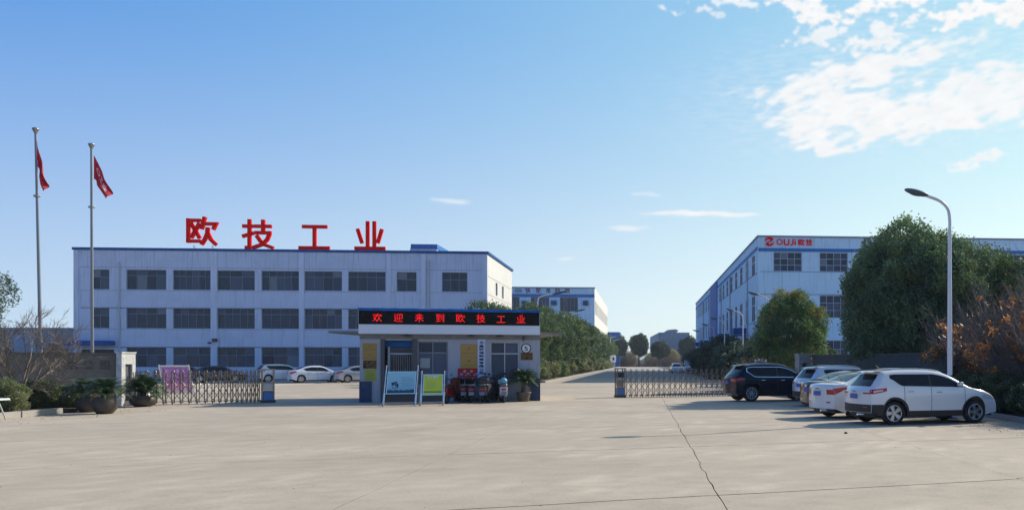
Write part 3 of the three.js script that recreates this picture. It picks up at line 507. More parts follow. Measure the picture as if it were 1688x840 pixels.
{
  const t = thing('led_display', 'black LED display with eight glowing red characters along the gatehouse roof', 'led display', gh(0.02, 3.412, 0.30), GA);
  part('housing', box(7.68, 0.586, 0.1, 3.84, 0, 0), mat(0.002, 0.002, 0.002, 1, 0, { envMapIntensity: 0 }), t);
  part('housing_rim', [box(0.03, 0.586, 0.12, -0.016, 0, 0), box(0.03, 0.586, 0.12, 7.696, 0, 0)], M.seam, t);
  const glow = new THREE.MeshStandardMaterial({ color: lin(0.25, 0.0, 0.0), emissive: lin(1, 0.004, 0.004), emissiveIntensity: 1.15, roughness: 0.5, side: THREE.DoubleSide });
  [...'欢迎来到欧技工业'].forEach((ch, k) => part('led_character', glyphSolid(ch, 0.38, 6.6, 0.006).translate(0.565 + k * 0.873, 0.105, 0.05), glow, t));
}
{
  const brass = mat(0.42, 0.29, 0.12, 0.45, 0.35), line = '#5b4526';
  const plaque = (px, w, h, logo) => print(px, Math.round(px * h / w), (c, W, H) => { c.fillStyle = logo ? '#b58f4e' : '#a98647'; c.fillRect(0, 0, W, H); c.strokeStyle = line; c.lineWidth = 2; c.beginPath(); c.ellipse(W / 2, H * 0.38, W * 0.09, H * 0.14, 0, 0, 7); c.stroke(); c.fillStyle = line; c.fillRect(W * 0.43, H * 0.35, W * 0.14, H * 0.06); for (let k = 0; k < 11; k++) { glyphDraw(c, [...'科技有限公司允环保通知'][k], W * (0.1 + k * 0.074), H * 0.72, W * 0.055, H * 0.11, 1.4); } });
  const put = (name, x, y, w, h, m, label, category, group) => { const o = thing(name, label, category, gh(x, y, 0.0), GA, group); part('face', sheet(w - 0.02, h - 0.02, w / 2, 0.01, 0.032), m, o); part('backing', rbox(w, h, 0.028, 0.006, w / 2, 0, 0.016), brass, o); return o; };
  const g = 'brass plaques fixed to the gatehouse wall';
  put('brass_plaque', 0.13, 2.23, 0.58, 0.36, plaque(256, 0.58, 0.36, 0), 'dull brass plaque at the top of the column beside the door', 'plaque', g);
  put('brass_plaque', 0.13, 1.85, 0.58, 0.36, plaque(256, 0.58, 0.36, 0), 'dull brass plaque under another one beside the door', 'plaque', g);
  put('brass_plaque', 4.25, 2.05, 0.73, 0.52, plaque(256, 0.73, 0.52, 1), 'upper bright brass plaque beside the white name board', 'plaque', g);
  put('brass_plaque', 4.25, 1.49, 0.73, 0.54, plaque(256, 0.73, 0.54, 1), 'lower bright brass plaque directly above the red notice', 'plaque', g);
  const p1 = print(128, 76, (c, W, H) => { c.fillStyle = '#5d4526'; c.fillRect(0, 0, W, H); for (let k = 0; k < 60; k++) { c.fillStyle = ['#3b2c1c', '#8a6a3a', '#6f4f2a', '#241b14'][k % 4]; c.beginPath(); c.ellipse(rnd() * W, rnd() * H, 4 + rnd() * 14, 2 + rnd() * 6, rnd() * 3, 0, 7); c.fill(); } });
  const a = thing('wall_poster', 'brown landscape poster between the plaques and the yellow sheet', 'poster', gh(0.15, 1.48, 0), GA); part('sheet', box(0.55, 0.35, 0.012, 0.275, 0, 0.008), M.darkGrey, a); part('picture', sheet(0.55, 0.35, 0.275, 0, 0.018), p1, a);
  const p2 = print(96, 110, (c, W, H) => { c.fillStyle = '#a3a84a'; c.fillRect(0, 0, W, H); c.fillStyle = 'rgba(70,80,30,.55)'; for (let k = 0; k < 7; k++) c.fillRect(12, 20 + k * 12, 50 + rnd() * 24, 3); });
  const b = thing('yellow_notice', 'yellow-green notice sheet low on the column beside the door', 'notice', gh(0.21, 0.94, 0), GA); part('sheet', sheet(0.48, 0.52, 0.24, 0, 0.012), p2, b); part('backing', box(0.47, 0.51, 0.008, 0.24, 0.005, 0.006), M.white, b);
  const rd = print(192, 126, (c, W, H) => { c.fillStyle = '#b02420'; c.fillRect(0, 0, W, H); c.strokeStyle = '#f0c9b4'; glyphDraw(c, '通', W * 0.26, H * 0.12, 26, 26, 3.2); glyphDraw(c, '知', W * 0.62, H * 0.12, 26, 26, 3.2); c.strokeStyle = '#e8b7a4'; [...'来到科技'].forEach((ch, k) => glyphDraw(c, ch, W * (0.14 + k * 0.21), H * 0.5, 15, 14, 2)); [...'有限公司环'].forEach((ch, k) => glyphDraw(c, ch, W * (0.2 + k * 0.13), H * 0.76, 14, 13, 2)); });
  const r = thing('red_notice', 'red notice board with pale characters below the bright brass plaques', 'notice', gh(4.14, 0.93, 0), GA); part('face', sheet(0.86, 0.55, 0.43, 0, 0.05), rd, r); part('backing', box(0.87, 0.56, 0.03, 0.43, -0.005, 0.03), mat(0.3, 0.03, 0.025, 0.6), r);
  const nb = print(96, 540, (c, W, H) => { c.fillStyle = '#c3cce4'; c.fillRect(0, 0, W, H); c.strokeStyle = '#12183a'; [...'允鑫环保科技有限公司'].forEach((ch, k) => glyphDraw(c, ch, 20, 24 + k * 43, 56, 33, 7)); });
  const v = thing('name_board', 'tall white board with ten dark characters down the gatehouse wall', 'name board', gh(4.99, 0.88, 0), GA); part('face', sheet(0.33, 1.9, 0.165, 0, 0.063), nb, v); part('backing', box(0.335, 1.91, 0.05, 0.165, -0.005, 0.034), M.white, v);
  const five = print(128, 128, (c, W, H) => { c.fillStyle = '#141414'; c.beginPath(); c.arc(64, 64, 64, 0, 7); c.fill(); c.fillStyle = '#e6e6ea'; c.beginPath(); c.arc(64, 64, 53, 0, 7); c.fill(); c.fillStyle = '#101010'; c.font = 'bold 84px sans-serif'; c.textAlign = 'center'; c.textBaseline = 'middle'; c.save(); c.translate(64, 67); c.scale(1.15, 1); c.fillText('5', 0, 0); c.restore(); });
  const n = thing('speed_limit_sign', 'round white sign with a black 5 on the gatehouse wall', 'road sign', gh(7.12, 2.39, 0), GA); part('face', new THREE.CircleGeometry(0.215, 40).translate(0, 0, 0.022), five, n); part('backing', cyl(0.215, 0.215, 0.016, 40, 0, 0, 0.004, Math.PI / 2), M.black, n);
  const bp = print(96, 64, (c, W, H) => { c.fillStyle = '#6d4f2c'; c.fillRect(0, 0, W, H); c.fillStyle = '#4a3318'; c.beginPath(); c.arc(48, 48, 12, 0, 7); c.fill(); c.fillRect(10, 8, 76, 3); });
  const q = thing('brown_plaque', 'small brown plaque under the round 5 sign', 'plaque', gh(6.88, 1.86, 0), GA); part('face', sheet(0.53, 0.33, 0.265, 0, 0.022), bp, q); part('backing', box(0.54, 0.34, 0.014, 0.265, -0.005, 0.01), brass, q);
}
// ---------------------------------------------------------------- boundary walls and gate pillars
const along = (x0, z0, deg) => { const a = deg * Math.PI / 180, c = Math.cos(a), s = Math.sin(a); return { a, at: (u, y, w = 0) => [x0 + u * c + w * s, y, z0 - u * s + w * c] }; };
const LW = along(-20.75, -37.2, 25.6), RW = along(-1.29, -43.47, 17);
{
  const t = thing('boundary_wall', 'dark brown stone wall with raised characters behind the bare tree and shrubs', 'wall', LW.at(0, 0), LW.a);
  part('wall_panel', box(16, 2.04, 0.34, -8.14, 0, -0.17), M.stone, t);
  part('coping', box(16.1, 0.1, 0.46, -8.16, 2.04, -0.17), mat(0.13, 0.115, 0.10, 0.8), t);
  const ch = mat(0.10, 0.095, 0.095, 0.6);
  [...'有限公司'].forEach((c, k) => part('character', glyphSolid(c, 0.36, 15, 0.03).translate(-2.62 + k * 0.53, 1.47, 0.002), ch, t));
  const p = thing('gate_pillar', 'white rendered gate pillar with a dark niche at the end of the brown wall', 'pillar', [-20.72, 0, -37.05], 70 * Math.PI / 180);
  const wp = mat(0.82, 0.80, 0.74, 0.85, 0, { map: rep(T.blotch, 3) });
  part('shaft', [box(0.17, 2.12, 0.28, -0.225, 0, -0.14), box(0.14, 2.12, 0.28, 0.24, 0, -0.14), box(0.309, 0.44, 0.278, 0.015, 1.68, -0.14), box(0.31, 0.2, 0.276, 0.015, 0, -0.14)], wp, p);
  part('niche', box(0.308, 1.48, 0.06, 0.015, 0.2, -0.12), mat(0.12, 0.12, 0.14, 0.7), p);
  part('cap', box(0.66, 0.05, 0.34, 0.0, 2.12, -0.14), wp, p);
}
{
  const p = thing('gate_pillar', 'grey concrete gate pillar with a dark niche behind the parked cars', 'pillar', RW.at(10.58, 0), RW.a);
  const cp = mat(0.40, 0.40, 0.40, 0.9, 0, { map: rep(T.blotch, 2) });
  part('shaft', [box(0.2, 2.14, 0.5, -0.25, 0, -0.25), box(0.2, 2.14, 0.5, 0.25, 0, -0.25), box(0.30, 0.42, 0.498, 0, 1.72, -0.25)], cp, p); part('niche', box(0.3, 1.72, 0.2, 0, 0, -0.36), M.darkGrey, p); part('cap', box(0.8, 0.08, 0.6, 0, 2.14, -0.25), cp, p);
  const t = thing('boundary_wall', 'dark green-grey wall in the shade of the big tree behind the parked cars', 'wall', [9.25, 0, -46.75], -79.5 * Math.PI / 180);
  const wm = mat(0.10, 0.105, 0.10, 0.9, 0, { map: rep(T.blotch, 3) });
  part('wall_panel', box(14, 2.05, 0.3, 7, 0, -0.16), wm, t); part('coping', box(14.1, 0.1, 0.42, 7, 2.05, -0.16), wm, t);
}
// ---------------------------------------------------------------- folding gates
function foldingGate(t, us, planes, lean) {
  const H = 1.40, r = 0.018;
  const hoop = (w) => { const g = [bar([-w, 0.06, 0], [-w, H - 0.05, 0], r), bar([w, 0.06, 0], [w, H - 0.05, 0], r), bar([-w, H - 0.05, 0], [-w * 0.6, H, 0], r), bar([w, H - 0.05, 0], [w * 0.6, H, 0], r), bar([-w * 0.6, H, 0], [w * 0.6, H, 0], r)]; return mg(g); };
  const frames = new Map();
  us.forEach((u, k) => {
    const gap = k < us.length - 1 ? us[k + 1] - u : u - us[k - 1], w = Math.min(0.055, Math.max(0.02, Math.abs(gap) * (planes.length > 1 ? 0.2 : 0.13))), key = Math.round(w * 200);
    if (!frames.has(key)) frames.set(key, hoop(w));
    for (const z of planes) { const f = part('gate_frame', frames.get(key), M.gateSteel, t); f.position.set(u, 0, z); f.rotation.y = rr(-0.5, -0.2); f.rotation.z = rr(-0.012, 0.012); }
    const foot = part('gate_foot', [rbox(0.05, 0.05, 0.42, 0.015, 0, 0.075, -0.1), cyl(0.045, 0.045, 0.03, 10, 0, 0.045, 0.1, 0, 0, Math.PI / 2), cyl(0.045, 0.045, 0.03, 10, 0, 0.045, -0.28, 0, 0, Math.PI / 2)], M.gateSteel, t);
    foot.position.x = u;
    if (k < us.length - 1) {
      const b = us[k + 1] - u, h = [0.16, 0.56, 0.96, 1.3];
      const L = [bar([0, h[0], 0.03], [b, h[1], 0.03], 0.0145), bar([b, h[0], -0.03], [0, h[1], -0.03], 0.0145), bar([0, h[1], 0.03], [b, h[2], 0.03], 0.0145), bar([b, h[1], -0.03], [0, h[2], -0.03], 0.0145), bar(lean > 0 ? [0, h[3], 0.03] : [b, h[3], 0.03], lean > 0 ? [b, h[2], 0.03] : [0, h[2], 0.03], 0.0145), bar([0, 0.13, 0.06], [b * 0.96, 0.13, 0.06], 0.014)];
      const l = part('lattice', L, M.gateSteel, t); l.position.x = u;
    }
  });
}
function gateHead(t, u, w, panel) {
  const o = sub('gate_motor_unit', t); o.position.set(u, 0, 0);
  part('frame', [box(0.045, 1.42, 0.05, 0.022, 0, 0.2), box(0.045, 1.42, 0.05, w - 0.022, 0, 0.2), box(0.045, 1.42, 0.05, 0.022, 0, -0.2), box(0.045, 1.42, 0.05, w - 0.022, 0, -0.2), box(w + 0.06, 0.05, 0.5, w / 2, 1.42, 0), box(w, 0.04, 0.06, w / 2, 0.86, 0.2), box(w, 0.04, 0.06, w / 2, 0.5, 0.2)], M.gateSteel, o);
  part('cabinet', rbox(w - 0.09, 0.42, 0.38, 0.03, w / 2, 0.08, 0), panel, o);
  part('cover_panel', rbox(w - 0.1, 0.3, 0.3, 0.02, w / 2, panel === M.gateBlue ? 0.55 : 0.55, 0), panel === M.gateBlue ? M.steelDull : M.gateSteel, o);
  if (panel !== M.gateBlue) part('dark_panel', box(w - 0.1, 0.26, 0.3, w / 2, 1.0, 0.01), M.black, o);
  part('bumper', [rbox(w + 0.1, 0.1, 0.5, 0.03, w / 2, 0.02, 0)], M.darkGrey, o);
}
M.gateBlue = mat(0.05, 0.16, 0.42, 0.35);
M.gateBlue2 = mat(0.07, 0.17, 0.38, 0.35);
{
  const t = thing('folding_gate', 'half-folded stainless steel concertina gate beside the white pillar and pink board', 'gate', LW.at(0, 0), LW.a);
  const us = []; let u = -0.1, d = 0.325; while (u < 4.66) { us.push(u); u += d; d = u < 2.4 ? d * 0.985 : d * 0.93; if (d < 0.1) d = 0.1; }
  foldingGate(t, us, [0, -0.2], 1); gateHead(t, 4.74, 0.5, M.gateBlue);
  const b = thing('pink_board', 'pink printed board in a steel frame leaning behind the folded gate', 'notice board', LW.at(1.25, 0.0, -0.42), LW.a);
  const pk = print(160, 180, (c, W, H) => { const g = c.createLinearGradient(0, 0, 0, H); g.addColorStop(0, '#f08ae2'); g.addColorStop(0.5, '#f6b2e6'); g.addColorStop(1, '#f4c6e4'); c.fillStyle = g; c.fillRect(0, 0, W, H); for (let k = 0; k < 26; k++) { c.fillStyle = ['rgba(250,225,240,.7)', 'rgba(190,80,190,.45)', 'rgba(255,140,215,.6)'][k % 3]; c.beginPath(); c.ellipse(rnd() * W, 30 + rnd() * (H - 40), 5 + rnd() * 12, 4 + rnd() * 8, 0, 0, 7); c.fill(); } c.strokeStyle = '#fbeaf4'; [...'欢迎来到'].forEach((ch, k) => glyphDraw(c, ch, 24 + k * 30, 16, 22, 20, 2.5)); c.lineWidth = 5; c.strokeRect(4, 4, W - 8, H - 8); }, true);
  pk.transmission = 0.45; const sk = new THREE.Matrix4().makeShear(0, 0, 0, 0, 0, 0); sk.elements[4] = -0.17;   // the frame has gone out of square
  const f = [box(1.06, 0.05, 0.05, 0.53, 1.58, 0), box(1.06, 0.05, 0.05, 0.53, 0.45, 0), box(0.05, 1.66, 0.05, 0.0, 0, 0.002), box(0.05, 1.66, 0.05, 1.06, 0, 0.002)].map((g) => g.applyMatrix4(sk));
  part('frame', f, M.steel, b); part('face', sheet(1.0, 1.08, 0.53, 0.5, 0.01).applyMatrix4(sk), pk, b);
}
{
  const t = thing('folding_gate', 'fully drawn stainless steel concertina gate across the works road', 'gate', RW.at(0, 0), RW.a);
  const us = []; for (let u = 0.5; u < 10.1; u += 0.29) us.push(u + rr(-0.01, 0.01));
  foldingGate(t, us, [0], -1); gateHead(t, 0, 0.42, M.gateBlue2);
  const a = thing('arched_sign', 'small purple arched sign with pale lettering behind the gate by the grey pillar', 'sign', RW.at(9.0, 0, -2.3), RW.a);
  const s = new THREE.Shape(); s.moveTo(-0.62, 0); s.lineTo(0.62, 0); s.lineTo(0.62, 0.22); s.quadraticCurveTo(0.4, 0.5, 0, 0.52); s.quadraticCurveTo(-0.4, 0.5, -0.62, 0.22);
  part('panel', new THREE.ExtrudeGeometry(s, { depth: 0.04, bevelEnabled: false }).translate(0, 1.25, 0), mat(0.22, 0.06, 0.22, 0.6), a);
  [...'来到工业'].forEach((c, k) => part('character', glyphSolid(c, 0.15, 15, 0.01).translate(-0.4 + k * 0.21, 1.83 - 0.03 * Math.abs(k - 1.5), 0), M.white, a));
  [...'科技'].forEach((c, k) => part('character', glyphSolid(c, 0.14, 15, 0.006).translate(-0.3 + k * 0.3, 1.36, 0.042), M.white, a));
  part('post', cyl(0.03, 0.03, 1.7, 8, -0.5, 0, -0.03), M.steelDull, a); part('post', cyl(0.03, 0.03, 1.7, 8, 0.5, 0, -0.03), M.steelDull, a); part('rim', tube([[-0.5, 1.66, -0.02], [0, 1.84, -0.02], [0.5, 1.66, -0.02]], 0.02, 12), M.steelDull, a);
}
// ---------------------------------------------------------------- notice stands in front of the gatehouse
function stand(name, label, [x, z], turn, W, H, b0, b1, m, tiltZ, rear) {
  const t = thing(name, label, 'notice stand', [x, 0, z], turn, 'steel notice stands before the gatehouse');
  const tilt = new THREE.Matrix4(); tilt.elements[4] = tiltZ; tilt.elements[6] = -0.16;       // leans back and a little sideways
  for (const k of [0, 1]) {
    const px = k * W;
    part('post', [cyl(0.021, 0.024, H, 8, px, 0.06, 0), cyl(0.034, 0.02, 0.07, 8, px, H + 0.04, 0), rbox(0.07, 0.5, 0.07, 0.02, px, 0.05, 0)].map((g) => g.applyMatrix4(tilt)), M.steel, t);
    part('caster', [cyl(0.05, 0.05, 0.035, 12, px, 0.05, 0.03, 0, 0, Math.PI / 2), cyl(0.05, 0.05, 0.035, 12, px, 0.05, -0.4, 0, 0, Math.PI / 2)], M.steelDull, t);
    part('strut', [bar([px, 0.1, 0], [px, 0.1, -0.42], 0.02), bar([px + H * tiltZ * 0.7, H * 0.72, -0.16 * H * 0.7], [px, 0.1, -0.42], 0.016)], M.steelDull, t);
  }
  part('crossbar', [bar([0, 0.14, 0], [W, 0.14, 0], 0.02), bar([0, 0.1, -0.4], [W, 0.1, -0.4], 0.018)], M.steelDull, t);
  part('panel_rim', [box(W - 0.1, 0.03, 0.04, W / 2, b0 - 0.03, 0.02), box(W - 0.1, 0.03, 0.04, W / 2, b1, 0.02), box(0.03, b1 - b0, 0.04, 0.07, b0, 0.02), box(0.03, b1 - b0, 0.04, W - 0.07, b0, 0.02)].map((g) => g.applyMatrix4(tilt)), M.steel, t);
  part('face', sheet(W - 0.14, b1 - b0, W / 2, b0, 0.03).applyMatrix4(tilt), m, t);
  part('backing', box(W - 0.14, b1 - b0, 0.02, W / 2, b0, 0.012).applyMatrix4(tilt), M.white, t);
  part('lower_panel', box(W - 0.1, b0 - 0.22, 0.02, W / 2, 0.18, 0).applyMatrix4(tilt), M.black, t);
}
{
  const bl = print(256, 300, (c, W, H) => { const g = c.createLinearGradient(0, 0, 0, H); g.addColorStop(0, '#8fc2d8'); g.addColorStop(0.7, '#7db3d0'); g.addColorStop(1, '#4f86ab'); c.fillStyle = g; c.fillRect(0, 0, W, H); c.fillStyle = 'rgba(40,80,110,.55)'; for (let k = 0; k < 10; k++) c.fillRect(120 + (k % 3) * 8, 70 + k * 15, 90 + (k * 37) % 30, 3.5); c.fillStyle = '#1d3648'; for (let k = 0; k < 40; k++) { const a = rnd(), b = rnd(); c.beginPath(); c.ellipse(35 + a * 55 + b * 20, 150 + a * 20 + b * 85 - a * 35, 3 + rnd() * 9, 3 + rnd() * 7, rnd() * 3, 0, 7); c.fill(); } c.fillStyle = 'rgba(25,60,90,.8)'; c.beginPath(); c.moveTo(0, H); c.lineTo(0, H - 40); for (let k = 0; k <= 16; k++) c.lineTo(k * W / 16, H - 44 - 14 * n2(k * 0.5, 2)); c.lineTo(W, H); c.fill(); });
  const gr = print(256, 280, (c, W, H) => { c.fillStyle = '#b3c64a'; c.fillRect(0, 0, W, H); c.fillStyle = '#d6e3ea'; c.fillRect(66, 14, 130, 26); c.strokeStyle = '#315d9e'; [...'通知公司'].forEach((ch, k) => glyphDraw(c, ch, 76 + k * 30, 17, 20, 20, 3)); c.fillStyle = 'rgba(110,120,140,.7)'; for (let k = 0; k < 7; k++) c.fillRect(30, 96 + k * 16, 90 + (k * 53) % 60, 3.5); c.fillStyle = '#4d7d2c'; c.fillRect(0, H - 46, W, 20); c.fillStyle = 'rgba(230,240,220,.8)'; for (let k = 0; k < 22; k++) c.fillRect(8 + k * 11, H - 18, 7, 5); c.fillStyle = '#87b49a'; c.fillRect(0, H - 24, W, 5); });
  stand('notice_stand', 'wheeled steel stand with a pale blue picture board', [-10.22, -35.4], 0.33, 1.2, 1.52, 0.52, 1.36, bl, 0.09);
  stand('notice_stand', 'wheeled steel stand with a lime green notice board', [-8.86, -35.75], 0.33, 0.88, 1.3, 0.46, 1.24, gr, 0.055);
}
// ---------------------------------------------------------------- flagpoles and flags
function flagpole(label, x, z, h, lean) {
  const t = thing('flagpole', label, 'flagpole', [x, 0, z], 0, 'steel flagpoles behind the brown wall'); t.rotation.z = lean;
  part('pole', lathe([[0.11, 0], [0.105, 0.4], [0.075, 0.42], [0.064, h * 0.5], [0.048, h - 0.25], [0.04, h - 0.24], [0, h - 0.24]], 14), M.poleSteel, t);
  part('finial', lathe([[0.05, h - 0.26], [0.06, h - 0.2], [0.14, h - 0.03], [0.145, h], [0.1, h + 0.03], [0, h + 0.04]], 14), M.steelDull, t);
  part('halyard', [bar([0.1, 1.0, 0.06], [0.085, h - 0.3, 0.05], 0.007, 4)], M.white, t);
  part('cleat', [rbox(0.1, 0.07, 0.08, 0.02, 0.08, h - 3.06, 0.03), rbox(0.22, 0.1, 0.22, 0.03, 0, h - 3.1, 0)], M.steelDull, t);
}
function flag(label, [x, y, z], m, hoist, reach, drop, ph) {
  const g = new THREE.PlaneGeometry(1, 1, 26, 14), p = g.attributes.position;
  for (let i = 0; i < p.count; i++) {
    const u = p.getX(i) + 0.5, v = 0.5 - p.getY(i);                 // u along the fly, v down the hoist
    const fold = Math.sin(u * 9 + v * 2.2 + ph) * 0.07 * sstep(0, 0.25, u), slack = u * (1 - 0.25 * v);
    p.setXYZ(i, 0.1 + slack * reach + 0.035 * Math.sin(u * 13 + ph) * u, y - v * hoist * (1 - 0.66 * u) - drop * u ** 1.15 + 0.03 * Math.sin(u * 11), fold + 0.16 * Math.sin(v * 5 + u * 3 + ph) * u);
  }
  g.computeVertexNormals(); g.translate(x, 0, z);
  solo('flag', g, m, label, 'flag', 'red flags on the steel poles');
}
flagpole('tall steel flagpole standing further from the factory, its foot behind the bare tree', -27.02, -41.66, 12.3, 0.022);
flagpole('tall steel flagpole in front of the factory corner', -26.5, -44.41, 12.3, 0.004);
{
  const cloth = new THREE.MeshPhysicalMaterial({ color: lin(0.42, 0.008, 0.022), roughness: 0.8, side: THREE.DoubleSide, transmission: 0.25, thickness: 0 });
  const c2 = document.createElement('canvas'); c2.width = 128; c2.height = 96; { const c = c2.getContext('2d'); c.fillStyle = '#b5142c'; c.fillRect(0, 0, 128, 96); c.strokeStyle = '#eed8da'; glyphDraw(c, '工', 52, 34, 24, 24, 4); glyphDraw(c, '业', 86, 34, 24, 24, 4); c.lineWidth = 4; c.beginPath(); c.arc(32, 46, 11, 0, 7); c.stroke(); }
  const ct = new THREE.CanvasTexture(c2); ct.colorSpace = THREE.SRGBColorSpace;
  const cloth2 = new THREE.MeshPhysicalMaterial({ map: ct, roughness: 0.8, side: THREE.DoubleSide, transmission: 0.2, thickness: 0 });
  flag('plain dark red flag hanging limp from the pole further from the factory', [-27.3, 11.75, -41.6], cloth, 1.15, 0.42, 1.9, 0.4);
  flag('red flag with white marks hanging limp from the pole before the factory corner', [-26.5, 11.75, -44.35], cloth2, 1.15, 0.74, 1.75, 1.5);
}
// ---------------------------------------------------------------- street lamps
function streetLamp(label, [x, z], H, reach, r, turn, group, blue) {
  const t = thing('street_lamp', label, 'street lamp', [x, 0, z], turn, group), wm = blue ? M.lampWhite : M.lampWhite, bend = reach * 0.55;
  const pts = [[0, H - 1.1, 0], [0, H - 0.75, 0], [-0.05 * reach, H - 0.42, 0], [-0.22 * reach, H - 0.2, 0], [-0.5 * reach, H - 0.06, 0], [-0.62 * reach, H - 0.01, 0]];
  part('pole', [cyl(r * 0.72, r, H - 1.09 - (blue ? 1.35 : 0), 12, 0, blue ? 1.35 : 0, 0)], wm, t);
  if (blue) part('pole_base', [cyl(r * 1.02, r * 1.05, 1.35, 12), box(0.34, 0.03, 0.34, 0, 0.003, 0)], M.deepBlue, t);
  part('arm', tube(pts, r * 0.66, 18, 8), wm, t);
  const h = sub('lamp_head', t); h.position.set(-0.56 * reach, H - 0.02, 0); h.rotation.z = -0.22;
  const s = new THREE.SphereGeometry(1, 20, 12); s.scale(0.30 * reach, 0.055 + 0.02 * reach, 0.15 * reach); s.translate(-0.26 * reach, 0.0, 0); part('housing', s, M.lampHead, h);
  const l = new THREE.SphereGeometry(1, 16, 8, 0, Math.PI * 2, Math.PI / 2, Math.PI / 2); l.scale(0.2 * reach, 0.075 + 0.02 * reach, 0.1 * reach); l.translate(-0.28 * reach, -0.008, 0); part('lens', l, M.glassC, h);
  return t;
}
M.lampWhite = mat(0.72, 0.72, 0.74, 0.45); M.lampHead = mat(0.08, 0.11, 0.16, 0.5);
streetLamp('tall white street lamp with a blue foot behind the white crossover car', [9.62, -26.5], 6.98, 1.35, 0.078, 0.08, null, true);
{
  const g = 'street lamps along the factory hall';
  const w = ['street lamp rising out of the small yellow-tipped tree before the factory hall corner', 'street lamp before the first blue door canopies of the factory hall', 'third street lamp along the factory hall, counted from the gate', 'fourth street lamp along the factory hall, counted from the gate', 'street lamp at the far end of the factory hall by the dark shrubs'];
  [[-54.5, 8.1], [-71.5, 8.35], [-86, 8.2], [-100, 8.3], [-119, 8.4]].forEach(([z, x], k) => streetLamp(w[k], [x, z], 6.05, 1.3, 0.058, 0, g));
  const g2 = 'street lamps along the tree row', w2 = ['street lamp arching over the tree next to the gatehouse', 'street lamp arching over the middle of the roadside tree row', 'far street lamp at the end of the tree row, the taller looking of the two', 'far street lamp at the end of the tree row, just beyond another'];
  [[-11.2, -95], [-11.3, -127], [-8.9, -248], [-8.9, -280]].forEach(([x, z], k) => streetLamp(w2[k], [x, z], 9.15, 2.9, 0.085, Math.PI, g2));
}
{
  const s = thing('road_notice', 'small white notice panel on posts at the far end of the tree row', 'sign', [-8.1, 0, -246]);
  part('panel', box(1.7, 2.0, 0.08, 0, 1.8, 0), M.white, s); part('post', cyl(0.05, 0.05, 1.9, 6, -0.6, 0, 0), M.steelDull, s); part('post', cyl(0.05, 0.05, 1.9, 6, 0.6, 0, 0), M.steelDull, s); part('print', [box(0.5, 0.9, 0.02, 0.1, 2.3, 0.05)], M.darkGrey, s);
}
// ---------------------------------------------------------------- cars
function smooth(pts) {                                        // monotone cubic through the points
  const n = pts.length, d = [], m = [];
  for (let i = 0; i < n - 1; i++) d.push((pts[i + 1][1] - pts[i][1]) / (pts[i + 1][0] - pts[i][0]));
  for (let i = 0; i < n; i++) m.push(i === 0 ? d[0] : i === n - 1 ? d[n - 2] : d[i - 1] * d[i] <= 0 ? 0 : 2 * d[i - 1] * d[i] / (d[i - 1] + d[i]));
  return (x) => {
    if (x <= pts[0][0]) return pts[0][1]; if (x >= pts[n - 1][0]) return pts[n - 1][1];
    let i = 0; while (x > pts[i + 1][0]) i++;
    const h = pts[i + 1][0] - pts[i][0], t = (x - pts[i][0]) / h, a = t * t * t, b = t * t;
    return (2 * a - 3 * b + 1) * pts[i][1] + (a - 2 * b + t) * h * m[i] + (-2 * a + 3 * b) * pts[i + 1][1] + (a - b) * h * m[i + 1];
  };
}
const paint = (r, g, b, rough = 0.24, metal = 0) => new THREE.MeshPhysicalMaterial({ color: lin(r, g, b), roughness: rough, metalness: metal, clearcoat: 1, clearcoatRoughness: 0.06, side: THREE.DoubleSide });
const C = { white: paint(0.74, 0.74, 0.73), pearl: paint(0.66, 0.71, 0.78), black: new THREE.MeshPhysicalMaterial({ color: lin(0.006, 0.009, 0.020), roughness: 0.28, specularIntensity: 0.35, clearcoat: 0.22, clearcoatRoughness: 0.05, side: THREE.DoubleSide }), silver: paint(0.44, 0.47, 0.52, 0.3, 0.5), dark: paint(0.02, 0.023, 0.03), grey: paint(0.12, 0.13, 0.15, 0.3, 0.4), navy: paint(0.012, 0.02, 0.05),
  glass: new THREE.MeshPhysicalMaterial({ color: lin(0.009, 0.011, 0.016), roughness: 0.05, specularIntensity: 0.5, side: THREE.DoubleSide }),
  trim: mat(0.018, 0.018, 0.02, 0.55), tyre: mat(0.014, 0.014, 0.015, 0.85), alloy: mat(0.55, 0.55, 0.56, 0.3, 0.9), alloyDark: mat(0.03, 0.03, 0.032, 0.4, 0.5),
  redLens: new THREE.MeshPhysicalMaterial({ color: lin(0.48, 0.008, 0.006), roughness: 0.2, clearcoat: 0.25, side: THREE.DoubleSide }), clearLens: new THREE.MeshPhysicalMaterial({ color: lin(0.55, 0.57, 0.6), roughness: 0.1, clearcoat: 1, side: THREE.DoubleSide }), plate: mat(0.03, 0.10, 0.42, 0.4), chrome: mat(0.8, 0.8, 0.82, 0.12, 1), seam: mat(0.03, 0.03, 0.033, 0.7) };
const wheelCache = new Map();
